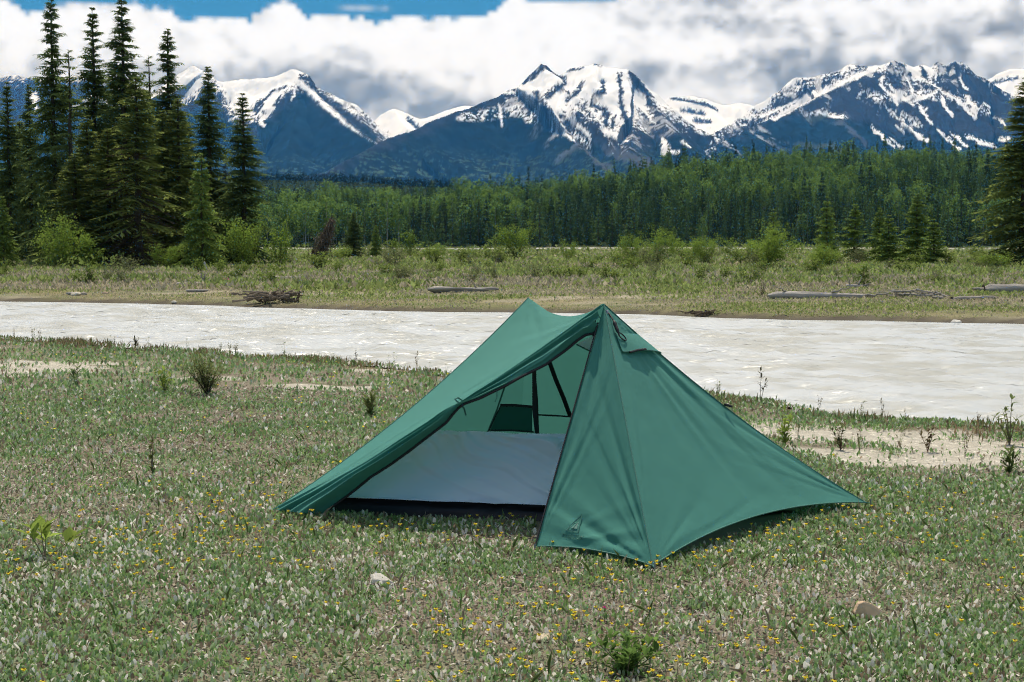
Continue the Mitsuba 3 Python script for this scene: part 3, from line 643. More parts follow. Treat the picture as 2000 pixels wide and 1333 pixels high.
# hems, seams
v, f, c = tube(curve(B, C, sag('B', 'C'), 40), 0.004, 5); part('hem', (v, f), 'light_seam')
v, f, c = tube(curve(E_, B, sag('B', 'E'), 30), 0.0035, 5); part('hem', (v, f), 'light_seam')
v, f, c = tube(curve(B, P2, sag('B', 'P2'), 40, (0, -0.002, 0.001)), 0.0028, 5); part('seam', (v, f), 'dark_print')
v, f, c = tube(curve(A, P2, sag('A', 'P2'), 40, (0, 0, 0.002)), 0.004, 5); part('seam', (v, f), 'green_nylon')
v, f, c = tube(curve(P2, C, sag('P2', 'C'), 40, (0, 0, 0.001)), 0.003, 5); part('seam', (v, f), 'dark_print')
v, f, c = tube(curve(P1, A, sag('A', 'P1'), 40, (0, 0, 0.001)), 0.003, 5); part('seam', (v, f), 'dark_print')

# peak reinforcement, guyline, vent
end_n = np.cross(C - B, P2 - B); end_n /= np.linalg.norm(end_n)
door_n = np.cross(B - E_, P2 - E_); door_n /= np.linalg.norm(door_n)


def on_end(s, t, o=0.012):
    """A point of the end panel: share t of the way down from the front peak, share s of the way from the B side to the C side."""
    q = P2 + (B + (C - B) * s - P2) * t
    return q + 4 * t * (1 - t) * ((1 - s) * sag('B', 'P2') + s * sag('P2', 'C')) * (0.9 if 0 < s < 1 else 1) + end_n * o


g = [P2 + end_n * 0.012 + np.array([0.015, -0.005, -0.05])] + [on_end(0.22, t, 0.016) for t in (0.07, 0.09, 0.115, 0.135)]
v, f, c = tube(g, 0.0045, 6); part('guyline', (v, f), 'black_cloth', label='coiled black guyline hanging below the front peak')
lp = np.array([on_end(0.24 + 0.07 * math.sin(a) + 0.04 * (1 - math.cos(a)), 0.125 + 0.016 * (1 - math.cos(a)), 0.018) for a in np.linspace(0, 2 * math.pi, 20)])
v, f, c = tube(lp, 0.0035, 6); part('guyline', (v, f), 'black_cloth', label='loop at the end of the coiled guyline')
g = [on_end(0.20, t, 0.02) for t in np.linspace(0.075, 0.13, 8)]
v, f, c = tube(np.array(g), [0.004, 0.010, 0.011, 0.009, 0.010, 0.010, 0.008, 0.003], 7); part('guyline', (v, f), 'black_cloth', label='bundled cord of the guyline')
v, f, c = tube([P2 + [0.012, -0.02, -0.03], P2 + [0.014, -0.024, -0.05]], 0.009, 8); part('toggle', (v, f), 'grey_metal')
mouth = np.array([on_end(s, 0.200, 0.008 + 0.018 * math.sin(math.pi * min(max((s - 0.25) / 0.75, 0), 1))) for s in np.linspace(0.18, 1.0, 24)])
v, f, c = tube(mouth, 0.0042, 6); part('vent_edge', (v, f), 'dark_print', label='stiffened lower edge of the peak vent')
top = np.array([on_end(s, 0.12, 0.003) for s in np.linspace(0.18, 1.0, 24)])
m2 = np.array([on_end(s, 0.165, 0.007 + 0.013 * math.sin(math.pi * min(max((s - 0.25) / 0.75, 0), 1))) for s in np.linspace(0.18, 1.0, 24)])
part('vent_hood', (np.stack([top, m2, mouth], 1).reshape(-1, 3), grid_faces(24, 3)), 'green_nylon', label='small hood of the vent under the front peak')
v, f, c = tube([on_end(0.30, 0.205, 0.014), on_end(0.46, 0.199, 0.024), on_end(0.62, 0.197, 0.03)], 0.0065, 6); part('vent_strut', (v, f), 'black_cloth', label='black strut that props the vent open')
ring = [P2 + [-0.045, -0.02, -0.075], P2 + [-0.03, -0.022, -0.06], P2 + [-0.02, -0.024, -0.075], P2 + [-0.025, -0.026, -0.10], P2 + [-0.045, -0.022, -0.10], P2 + [-0.048, -0.02, -0.08]]
v, f, c = tube(ring, 0.0028, 5); part('zip_pull', (v, f), 'black_cloth')
v, f, c = tube([P2 + [-0.036, -0.03, -0.125], P2 + [-0.045, -0.03, -0.150], P2 + [-0.065, -0.03, -0.163]], [0.006, 0.010, 0.008], 7); part('zip_pull', (v, f), 'black_cloth')
v, f, c = tube([on_end(0.985, 0.44, 0.01), on_end(1.0, 0.455, 0.03)], 0.008, 6); part('guy_loop', (v, f), 'black_cloth', label='small loop on the right-hand ridge')

# trekking poles
v, f, c = tube([P1 + [0, 0, -0.01], [0.145, 9.06, 0.6], [0.165, 9.02, 0.01]], 0.009, 8); part('pole', (v, f), 'black_cloth', label='black trekking pole seen through the open door')
v, f, c = tube([P2 + [0.01, 0.03, -0.02], [0.53, 8.22, 0.0]], 0.009, 8); part('pole', (v, f), 'black_cloth')

# inner tent: dark tub floor, light wall, rear wall with pocket and straps
O = (A + C) / 2
F1, F2 = np.array([-1.03, 8.61, 0.0]), np.array([0.95, 8.16, 0.0])
F3, F4 = 2 * O - F1, 2 * O - F2
F3[2] = F4[2] = 0.0
part('floor', (np.array([F1, F2, F3, F4]) + [0, 0, 0.03], np.array([[0, 1, 2], [0, 2, 3]])), 'black_cloth', False)


def wall_sheet(a, b, z0, z1, lean, nx, nz, amp, seed, top_sag=0.0):
    s, t = np.meshgrid(np.linspace(0, 1, nx), np.linspace(0, 1, nz), indexing='ij')
    p = a[None, None] * (1 - s[..., None]) + b[None, None] * s[..., None]
    p = p + np.stack([0 * s, lean * t, z0 + (z1 - z0) * t - top_sag * 4 * s * (1 - s) * t], -1)
    d = s * 7 + 2.2 * t + (f2(s * 4, t * 2, 2, seed) - 0.5) * 2.0
    fold = np.exp(-(np.sin(d * 2.1) / 0.42) ** 2) + 0.5 * np.exp(-(np.sin(d * 4.7 + 1.0 + 2 * t) / 0.35) ** 2)
    p[..., 1] -= amp * fold * (0.3 + t) * sstep(0.2, 0.55, s + 0.25 * t) * 3.4
    p[..., 1] += amp * 0.8 * np.sin(s * 31 - t * 11 + 3 * f2(s * 3, t * 3, 2, seed + 2)) * (1 - 0.5 * t) + amp * 1.6 * (f2(s * 9 - t * 2, t * 3, 3, seed + 4) - 0.5) + 0.03 * np.sin(math.pi * t)
    # the wall ends under the roof and end panels
    rn = np.cross(P1 - A, P2 - A); rz = A[2] - (rn[0] * (p[..., 0] - A[0]) + rn[1] * (p[..., 1] - A[1])) / rn[2] - 0.15
    p[..., 2] = np.minimum(p[..., 2], np.maximum(rz, 0.0))
    return p.reshape(-1, 3), grid_faces(nx, nz)


Fn = (F2 - F1) / np.linalg.norm(F2 - F1)
part('tub_wall', wall_sheet(F1 + [0, -0.035, 0], F2 + [0, -0.035, 0], 0.005, 0.094, 0.004, 120, 6, 0.004, 21), 'black_cloth', label='black lower edge of the tub floor')
part('inner_wall', wall_sheet(F1 + Fn * 0.05, F2, 0.084, 0.452, 0.16, 160, 40, 0.011, 22), 'grey_cloth', label='light grey-blue lower wall of the inner tent')
topedge = wall_sheet(F1 + Fn * 0.05, F2, 0.084, 0.452, 0.16, 160, 40, 0.011, 22)[0].reshape(160, 40, 3)[:, -1]
part('inner_binding', strip(topedge + [0, -0.006, 0.003], 0.022), 'grey_cloth', label='folded top edge of the light inner wall')
tubtop = wall_sheet(F1 + [0, -0.035, 0], F2 + [0, -0.035, 0], 0.005, 0.094, 0.004, 120, 6, 0.004, 21)[0].reshape(120, 6, 3)[:, -1]
lowedge = topedge * 0 + wall_sheet(F1 + Fn * 0.05, F2, 0.084, 0.452, 0.16, 160, 40, 0.011, 22)[0].reshape(160, 40, 3)[:, 0]
v, f, c = tube(tubtop + [0, -0.004, 0.002], 0.003, 5); part('inner_binding', (v, f), 'grey_cloth')
part('strap', strip([(0.13,8.95,0.78),(0.13,8.95,0.67),(0.13,8.94,0.55),(0.14,8.93,0.46),(0.15,8.92,0.36)], 0.024), 'black_cloth', label='upright black strap inside the tent')
part('strap', strip([(0.22,9.05,0.82),(0.26,9.1,0.71),(0.31,9.15,0.59),(0.35,9.2,0.48)], 0.026), 'black_cloth', label='slanting black strap inside the tent')
part('seam_tape', strip([(0.13,9.1,0.5),(0.28,9.12,0.49),(0.4,9.14,0.48)], 0.010), 'black_cloth')
part('pocket', (np.array([(-0.07,9.08,0.55),(0.12,9.08,0.55),(0.12,9.08,0.4),(-0.13,9.08,0.41)]), np.array([[0, 1, 2], [0, 2, 3]])), 'tent_mesh', False, label='dark mesh pocket panel on the inner back wall')
for seg, w in (([(-0.07,9.06,0.56),(0.02,9.06,0.56),(0.13,9.06,0.55)], 0.016), ([(-0.13,9.06,0.41),(0,9.06,0.41),(0.13,9.06,0.4)], 0.010), ([(-0.06,9.06,0.57),(-0.1,9.06,0.49),(-0.14,9.06,0.4)], 0.007)):
    part('pocket_binding', strip(seg, w), 'black_cloth')
part('seam_tape', strip([(-0.04,9.07,0.68),(-0.09,9.07,0.53),(-0.16,9.07,0.36)], 0.010), 'dark_print')
part('inner_peak', (np.array([(0.35,8.35,0.97),(0.47,8.35,1.03),(0.45,8.35,0.92)]), np.array([[0, 1, 2]])), 'grey_cloth', False, label='small light triangle of inner fabric under the front peak')
part('seam_tape', strip([(0.35,8.33,0.97),(0.39,8.33,0.95),(0.45,8.33,0.92)], 0.008), 'dark_print')

# emblem and lettering on the closed half of the door
ex = (B - E_) / np.linalg.norm(B - E_)
ey = np.cross(door_n, ex); ey /= np.linalg.norm(ey)
if ey[2] < 0:
    ey = -ey


def door_frame(px):
    """Nearest point of the door panel's mesh below a point of the plane, so that prints lie on the cloth."""
    return px


def print_mesh(tris2d, at, lift=0.004):
    m = meshkit.WRITTEN[scene[door]['filename']]
    dv = m[0]
    pts2 = (dv - E_) @ np.stack([ex, ey], 1)
    hh = (dv - E_) @ door_n
    from scipy.spatial import cKDTree
    tr = cKDTree(pts2)
    w = tris2d[0] + at
    d, k = tr.query(w, 4)
    wt = 1 / (d + 1e-3)
    z = (hh[k] * wt).sum(1) / wt.sum(1)
    p = E_ + w[:, :1] * ex + w[:, 1:] * ey + (z + lift * (1 if door_n[1] < 0 else -1))[:, None] * door_n
    return p, tris2d[1]


def poly(points, holes=()):
    from shapely.geometry import Polygon
    m = trimesh.creation.extrude_polygon(Polygon(points, holes), 0.001, engine='earcut')
    sel = np.abs(m.vertices[:, 2]) < 1e-9
    fs = m.faces[sel[m.faces].all(1)]
    return m.vertices[:, :2].copy(), fs


lg = np.array([0.130, 0.105])
LG = 0.86
tri = poly([(0, 0), (0.095, 0), (0.068, 0.118)], [[(0.016, 0.007), (0.086, 0.007), (0.065, 0.098)]])
part('emblem', print_mesh((tri[0] * LG, tri[1]), lg), 'dark_print', False, label='dark triangular tree emblem printed near the door corner')
tre = poly([(0.034, 0.020), (0.050, 0.020), (0.050, 0.004), (0.056, 0.004), (0.056, 0.020), (0.076, 0.020), (0.062, 0.070)])
part('emblem', print_mesh((tre[0] * LG, tre[1]), lg), 'dark_print', False)
tm = meshkit.text_mesh('DURSTON', 0.019, 0.001, bold=True)
sel = np.abs(tm.vertices[:, 2]) < 1e-9
tw = np.ptp(tm.vertices[:, 0])
part('lettering', print_mesh((tm.vertices[:, :2] * [0.125 / tw, 1.0], tm.faces[sel[tm.faces].all(1)]), lg + [-0.008, -0.034]), 'dark_print', False, label='line of dark capitals under the emblem')

# stakes at the corners
for q in (A, B, C, E_):
    out = (q - O); out[2] = 0; out /= np.linalg.norm(out)
    v, f, c = tube([q + out * 0.03 + [0, 0, 0.02], q + out * 0.04 + [0, 0, -0.1]], 0.005, 6); part('stake', (v, f), 'grey_metal')
    v, f, c = tube([q, q + out * 0.03 + [0, 0, -0.005]], 0.004, 5); part('stake_loop', (v, f), 'light_seam')
# ---------------------------------------------------------------- trees and shrubs
def ang(rng, n):
    return rng.uniform(0, 2 * math.pi, n)


def spruce(seed, h=18.0, r=2.2, whorls=46, per=6, twigs=13, col=(0.026, 0.048, 0.018), tipcol=(0.045, 0.075, 0.022), bare=0.04, top=0.75, droop=0.35, gap=0.12, tw=0.10, ragged=0.35, dead=0.0, lean=(0, 0)):
    """(trunk, crown): whorls of drooping boughs, each an axis with sprays of twigs on both sides and hanging below."""
    rng = np.random.default_rng(seed)
    zs = np.linspace(0, h * 0.99, 9)
    P = np.stack([lean[0] * zs / h + 0.03 * np.sin(zs), lean[1] * zs / h + 0.03 * np.cos(1.3 * zs), zs], -1)
    R = 0.011 * h * (1 - zs / h) ** 0.8 + 0.012
    R[0] *= 1.3
    trunk = tube(P, R, 7, (0.075, 0.062, 0.05))
    k = np.arange(whorls)
    t = bare + (1 - bare) * ((k + rng.uniform(0, 0.8, whorls)) / whorls) ** 0.92
    t = np.repeat(t, per) + rng.normal(0, 0.004, whorls * per)
    t = np.clip(t, 0.01, 0.995)
    keep = rng.random(len(t)) > gap * (1 + 0.8 * np.sin(t * 23 + seed))
    t = t[keep]
    n = len(t)
    prof = (1 - t) ** top * np.clip((t + 0.10) / 0.18, 0.55, 1)
    L = r * prof * rng.uniform(1 - ragged, 1 + ragged * 0.6, n) + 0.10
    az = ang(rng, n)
    pitch = -0.55 + 1.0 * t ** 1.4 + rng.normal(0, 0.12, n)
    d = np.stack([np.cos(az), np.sin(az), np.tan(pitch)], -1)
    base = np.stack([lean[0] * t, lean[1] * t, t * h], -1)
    hue = rng.random(n)
    c0, c1, brown = np.array(col), np.array(tipcol), np.array((0.075, 0.06, 0.045))
    bc = c0 + (c1 - c0) * hue[:, None] * 0.8
    isdead = rng.random(n) < dead * np.clip(1.6 - 2.2 * t, 0, 1)
    bc = np.where(isdead[:, None], brown, bc)

    def on(s):
        q = base + d * (L * s)[:, None]
        q[:, 2] += -droop * L * s * s * (1 - 0.4 * t) + 0.16 * L * s ** 4
        return q
    out = []
    # the axis itself
    a0, a1, am = on(np.zeros(n)), on(np.ones(n)), on(np.full(n, 0.5))
    w = np.maximum(0.05 * L, tw * 0.5)[:, None]
    up = np.array([0, 0, 1.0])
    v = np.stack([a0, am - up * w, a1, am + up * w], 1).reshape(-1, 3)
    kk = np.arange(n)[:, None] * 4
    out.append((v, np.concatenate([kk + [[0, 1, 2]], kk + [[0, 2, 3]]]), np.repeat(bc, 4, 0)))
    for q in range(twigs):
        s = (q + rng.uniform(0.2, 1.2, n)) / (twigs + 0.4)
        o = on(np.clip(s, 0.08, 1))
        sgn = 1 if q % 2 else -1
        a = az + sgn * rng.uniform(0.55, 1.15, n)
        l = (0.62 * L * (1 - s) + 0.22 * L + 0.10) * rng.uniform(0.55, 1.1, n) * np.where(isdead, 0.6, 1)
        l = np.minimum(l, 1.1)
        tl = rng.normal(-0.38, 0.22, n)
        sh = rng.uniform(0.75, 1.3, n)[:, None]
        out.append(leaf_cloud(o, a, tl, l, np.clip(l * 0.30, 0.5 * tw, 1.7 * tw) * np.where(isdead, 0.4, 1), bc * sh))
        if q % 2:
            out.append(leaf_cloud(o, a + 0.6, rng.uniform(-1.3, -0.8, n), l * 0.6, np.clip(l * 0.25, 0.5 * tw, 1.5 * tw) * np.where(isdead, 0.4, 1), bc * sh * 0.95))
    return trunk, cat_mesh(out)


def shrub(seed, h=2.0, r=1.0, stems=9, leaves=900, size=0.09, col=(0.07, 0.115, 0.022), col2=(0.115, 0.17, 0.035), low=0.15, stem_r=0.012, bark=(0.10, 0.085, 0.065), lean=0.0, upright=0.6, width=0.5):
    """(stems, leaves): bent stems fanning out of one foot with twigs, leaves gathered along them."""
    rng = np.random.default_rng(seed)
    st, pts = [], []
    for i in range(stems):
        a = rng.uniform(0, 2 * math.pi); out = r * math.sqrt(rng.uniform(0.02, 1)) * 0.9
        hh = h * (1 - 0.45 * (out / r) ** 2) * rng.uniform(0.75, 1.02)
        s = np.linspace(0, 1, 7)
        P = np.stack([math.cos(a) * out * s ** (0.6 + upright) + rng.normal(0, 0.02 * h, 7) * s + lean * s * s * h, math.sin(a) * out * s ** (0.6 + upright) + rng.normal(0, 0.02 * h, 7) * s, hh * s], -1)
        st.append(tube(P, stem_r * (1 - 0.8 * s) * (0.7 + 0.6 * rng.random()), 4, np.array(bark) * rng.uniform(0.7, 1.3), cap=False))
        m = max(1, leaves // stems)
        u = low + (1 - low) * rng.random(m) ** 0.8
        q = np.stack([np.interp(u, s, P[:, j]) for j in range(3)], -1)
        nb = 9
        bdir = rng.normal(0, 1, (nb, 3)); bdir[:, 2] = np.abs(bdir[:, 2]) * 0.8
        bu = low + (1 - low) * (np.arange(nb) + 0.5) / nb
        b = np.clip(((u - low) / (1 - low) * nb).astype(int), 0, nb - 1)
        along = rng.random(m) ** 0.7
        sprl = 0.30 * r * (1.15 - 0.6 * u)
        bp = np.stack([np.interp(bu[b], s, P[:, j]) for j in range(3)], -1)
        q = bp + bdir[b] * (sprl * along)[:, None] * 0.8 + rng.normal(0, 0.05 * r + 0.3 * size, (m, 3))
        pts.append(q)
    q = np.vstack(pts); n = len(q)
    q[:, 2] = np.maximum(q[:, 2], 0.02)
    mixv = rng.random((n, 1)) ** 1.3
    lc = np.array(col) * (1 - mixv) + np.array(col2) * mixv
    lv = leaf_cloud(q, ang(rng, n), rng.normal(0.15, 0.6, n), size * rng.uniform(0.7, 1.4, n), size * width * rng.uniform(0.7, 1.3, n), lc)
    return cat_mesh(st), lv


def aspen(seed, h=14.0, r=2.4, n=420, size=0.55, col=(0.06, 0.105, 0.022), col2=(0.10, 0.16, 0.035), bole=0.42, sides=5):
    """(trunk, crown): a slim pale trunk with an airy crown of leaf clumps."""
    rng = np.random.default_rng(seed)
    zs = np.linspace(0, h * 0.93, 6)
    trunk = tube(np.stack([0.05 * np.sin(zs), 0.04 * np.cos(zs * 0.8), zs], -1), 0.011 * h * (1 - 0.75 * zs / h), sides, (0.30, 0.29, 0.25), cap=False)
    nc = 16
    ct = rng.uniform(bole, 0.97, nc)
    cr = r * np.sqrt(np.clip(np.sin(np.pi * np.clip((ct - bole + 0.08) / (1.06 - bole), 0, 1)), 0, 1)) * rng.uniform(0.25, 0.75, nc)
    ca = ang(rng, nc)
    C0 = np.stack([cr * np.cos(ca), cr * np.sin(ca), ct * h], -1)
    k = rng.integers(0, nc, n)
    p = C0[k] + rng.normal(0, 1, (n, 3)) * np.array([0.27 * r, 0.27 * r, 0.055 * h])
    m = rng.random((n, 1)); cl = rng.random((nc, 1))[k] * 0.5 + m * 0.5
    c = np.array(col) * (1 - cl) + np.array(col2) * cl
    return trunk, leaf_cloud(p, ang(rng, n), rng.normal(0.1, 0.7, n), size * rng.uniform(0.6, 1.4, n), size * 0.8 * rng.uniform(0.6, 1.2, n), c)


def two(name, label, cat, meshes, to, group=None, names=('trunk', 'crown'), mats=('matte', 'foliage')):
    key = numbered(name)
    for pn, ms, mt in zip(names, meshes, mats):
        put(key + '__' + pn, ms, to)
    return lab(key, label, cat, group)


def plies(pair, mats=('matte', 'foliage')):
    return [mikit.ply((m[0], m[1]), mt, smooth=(i == 0), color=m[2]) for i, (m, mt) in enumerate(zip(pair, mats))]


DARK, DARK2 = (0.130, 0.180, 0.064), (0.185, 0.245, 0.080)
OLIVE, OLIVE2 = (0.190, 0.232, 0.068), (0.250, 0.300, 0.088)
LIGHT, LIGHT2 = (0.185, 0.265, 0.062), (0.255, 0.335, 0.085)
def needles(pair):
    return plies(pair, ('matte', 'matte'))


SP = {
    'tall': [plies(spruce(s, 18, 2.0, 54, 8, 13, DARK, DARK2, 0.03, 0.72, 0.42, 0.2, 0.095, 0.6)) for s in (1, 2, 3)],
    'olive': [plies(spruce(s, 18, 2.3, 48, 8, 13, OLIVE, OLIVE2, 0.03, 0.70, 0.45, 0.12, 0.085, 0.4, 0.12)) for s in (4, 5)],
    'sparse': [plies(spruce(6, 18, 1.5, 46, 5, 9, DARK, DARK2, 0.06, 0.55, 0.4, 0.35, 0.08, 0.55))],
    'light': [plies(spruce(s, 8, 1.7, 26, 8, 12, LIGHT, LIGHT2, 0.03, 0.9, 0.25, 0.08, 0.075, 0.3)) for s in (7, 8)],
    'young': [plies(spruce(s, 7, 1.5, 20, 7, 11, LIGHT, LIGHT2, 0.05, 0.85, 0.15, 0.15, 0.11, 0.4)) for s in (9, 10, 11)],
    'grey': [plies(spruce(12, 10, 1.1, 26, 6, 8, (0.10, 0.09, 0.07), (0.13, 0.12, 0.09), 0.06, 0.6, 0.5, 0.25, 0.05, 0.5, 0.9))],
    'skirt': [plies(spruce(13, 18, 2.3, 48, 8, 13, OLIVE, OLIVE2, 0.02, 0.66, 0.5, 0.10, 0.085, 0.4, 0.75))],
}
SIZE = {'tall': (18, 1.42), 'olive': (18, 1.6), 'sparse': (18, 1.0), 'light': (8, 1.45), 'young': (7, 1.25), 'grey': (10, 1.1), 'skirt': (18, 1.6)}


def plant_spruce(kind, i, spec, label, turn, name='spruce', group=None):
    x, y, zt, r = spec[:4]
    zg = float(H(x, y)) - 0.05
    h0, r0 = SIZE[kind]
    s = r / r0
    return two(name, label, 'tree', SP[kind][i % len(SP[kind])], T().translate([x, y, zg]).rotate([0, 0, 1], turn).scale([s, s, (zt - zg) / h0]), group)


for kind, i, spec, label in zip(
        ['tall', 'tall', 'tall', 'sparse', 'tall', 'tall', 'skirt', 'sparse', 'tall', 'olive', 'light', 'tall', 'tall', 'grey', 'light', 'olive', 'olive', 'tall', 'olive', 'olive', 'tall', 'olive', 'tall'],
        [0, 1, 2, 0, 0, 1, 0, 0, 2, 1, 0, 1, 0, 0, 1, 0, 1, 2, 1, 0, 1, 0, 2],
        [(-38.47,118,13.78,1.49),(-36.19,116,13.38,1.31),(-32.04,108,18.87,1.66),(-30.28,106,14.68,1.27),(-30.24,112,18.49,1.79),(-27.61,110,18.91,2.2),(-23.78,98,12.02,2.16),(-26.68,114,15.23,1.29),(-24.86,112,17.04,1.87),(-22.46,104,11.3,1.8),(-18.93,94,7.08,1.5),(-21.95,112,14.25,1.72),(-18.79,108,11.96,1.66),(-20.79,112,7.56,0.82),(-32.41,98,4.54,1.11),(-28.33,100,7.31,2),(-26.17,100,8.95,1.93),(-27.34,118,9.9,1.97),(-39.47,124,11.35,2.23),(-28.6,104,10.11,1.8),(-30.88,120,15.56,1.92),(-23.5,104,10.45,1.73),(-25.12,120,10.84,1.68)],
        ['dark spruce at the left end of the grove, half cut off behind its neighbour', 'narrow dark spruce second from the left end of the grove', 'very tall ragged spruce whose top leaves the frame, left part of the grove',
         'thin sparse spruce just right of the tall ragged one', 'tall dark spruce with a pointed top left of the grove\'s centre', 'tallest dark spruce in the middle of the grove, reaching the upper edge',
         'olive spruce in front with dead brown skirts round its foot', 'thin sparse spruce top showing right of the tallest spruce', 'tall dark spruce with a clear spire against the clouds, right of centre in the grove',
         'olive-green spruce standing before the clear-spired dark one', 'bright green young spruce in front at the foot of the grove', 'slender dark spruce standing apart before the snowy shoulder', 'dark spruce at the right end of the grove',
         'grey half-dead spruce between the two rightmost dark spruces', 'pale green low spruce at the left edge of the frame', 'olive spruce filling the lower left middle of the grove', 'olive spruce beside the one with the dead skirts', 'shaded dark spruce deep in the grove behind the olive ones',
         'half-hidden olive spruce between the two leftmost dark spruces', 'mid-green spruce low in the grove below the pointed dark one', 'dark spruce crowded against the tallest one on its left', 'olive spruce low in the grove, right of the one with the dead skirts', 'low dark spruce left of the slender one that stands apart']):
    plant_spruce(kind, i, spec, label, 40 * i + 17)

# the big spruce at the right edge of the frame, and young spruces on the far flat
plant_spruce('olive', 0, [(33.2,100,12.24,2.47)][0], 'big dark spruce cut by the right edge of the frame', 70)
for kind, i, spec, label in zip(['young', 'young', 'young', 'young', 'light', 'young', 'light', 'light', 'tall'], [0, 1, 2, 0, 1, 1, 0, 1, 0],
        [(20.06,118,4.14,0.94),(22.89,112,4.9,1.12),(25.83,116,4.48,1.39),(26.46,108,3.49,1.3),(29.42,112,5.19,1.64),(28.5,104,3.14,1.18),(28.16,118,4.26,1.18),(-13.25,150,3.26,0.85),(-15.4,150,4.55,1.05)],
        ['young spruce with a thin tip behind the round willow', 'young spruce second from the left in the row of five on the far flat', 'young spruce with a broad even crown in the middle of the row', 'bushy young spruce in front, right of the row\'s middle',
         'tallest of the young spruces on the right of the far flat', 'open-branched young spruce right of the tallest young one', 'pale young spruce left of the tallest young one', 'pale green little conifer right of the lone dark spruce', 'lone small dark spruce right of the leaning dead tree']):
    plant_spruce(kind, i, spec, label, 55 * i + 30)

# dead spruce leaning to the right: a shaggy brown mass of hanging twigs on a slanting trunk
def leaning_snag():
    rng = np.random.default_rng(77)
    base, tip = np.array([-16.0, 128.0, -0.3]), np.array([-15.0, 127.0, 3.9])
    (bx, by), = [(-16.57,128.31)]
    base = np.array([bx, by, -0.25]); tip = base + np.array([1.7, -0.6, 4.1])
    t = np.linspace(0, 1, 9)[:, None]
    tr = tube(base + (tip - base) * t, 0.20 * (1 - 0.75 * t[:, 0]), 7, (0.10, 0.085, 0.075))
    n = 2600
    s = rng.random(n) ** 0.9
    o = base + (tip - base) * s[:, None] + rng.normal(0, 1, (n, 3)) * np.array([0.42, 0.34, 0.26]) * (1.15 - 0.85 * s)[:, None]
    drop = rng.uniform(0.2, 1.0, n) * (1.1 - 0.6 * s)
    o[:, 2] -= 0.15 + 0.55 * rng.random(n) * (1 - 0.5 * s) * s
    o[:, 2] = np.maximum(o[:, 2], -0.1)
    c = np.array((0.16, 0.13, 0.10)) * rng.uniform(0.5, 1.4, (n, 1))
    lv = leaf_cloud(o, ang(rng, n), rng.normal(-1.05, 0.3, n), np.minimum(drop, o[:, 2] + 0.35), 0.06, c)
    return tr, lv


two('dead_spruce', 'dead brown spruce leaning to the right with shaggy hanging twigs', 'dead tree', plies(leaning_snag(), ('matte', 'matte')), T(), names=('trunk', 'dead_twigs'))

# leafy shrubs
SH = {
    'willow': [plies(shrub(s, 3.4, 1.9, 16, 3800, 0.13, (0.165, 0.255, 0.045), (0.265, 0.36, 0.07))) for s in (21, 22, 23)],
    'upright': [plies(shrub(s, 3.4, 0.9, 8, 1500, 0.13, (0.165, 0.26, 0.045), (0.27, 0.37, 0.07), upright=0.2)) for s in (24, 25)],
    'small': [plies(shrub(s, 0.9, 0.45, 7, 420, 0.085, (0.13, 0.19, 0.04), (0.22, 0.28, 0.07), stem_r=0.008)) for s in (26, 27, 28)],
    'dull': [plies(shrub(s, 1.2, 0.9, 10, 900, 0.09, (0.13, 0.15, 0.07), (0.20, 0.215, 0.115), stem_r=0.008)) for s in (29, 30)],
    'bare': [plies(shrub(31, 1.4, 0.6, 14, 160, 0.06, (0.10, 0.10, 0.06), (0.14, 0.13, 0.08), stem_r=0.010, upright=0.1))],
}
SSZ = {'willow': (3.4, 1.9), 'upright': (3.4, 0.9), 'small': (0.9, 0.45), 'dull': (1.2, 0.9), 'bare': (1.4, 0.6)}


def plant_shrub(kind, i, spec, label, turn=0, name='willow_bush', cat='bush', group=None):
    x, y, zt, r = spec[:4]
    zg = float(H(x, y)) - 0.03
    h0, r0 = SSZ[kind]
    return two(name, label, cat, SH[kind][i % len(SH[kind])], T().translate([x, y, zg]).rotate([0, 0, 1], turn).scale([r / r0, r / r0, (zt - zg) / h0]), group, names=('stems', 'leaves'))


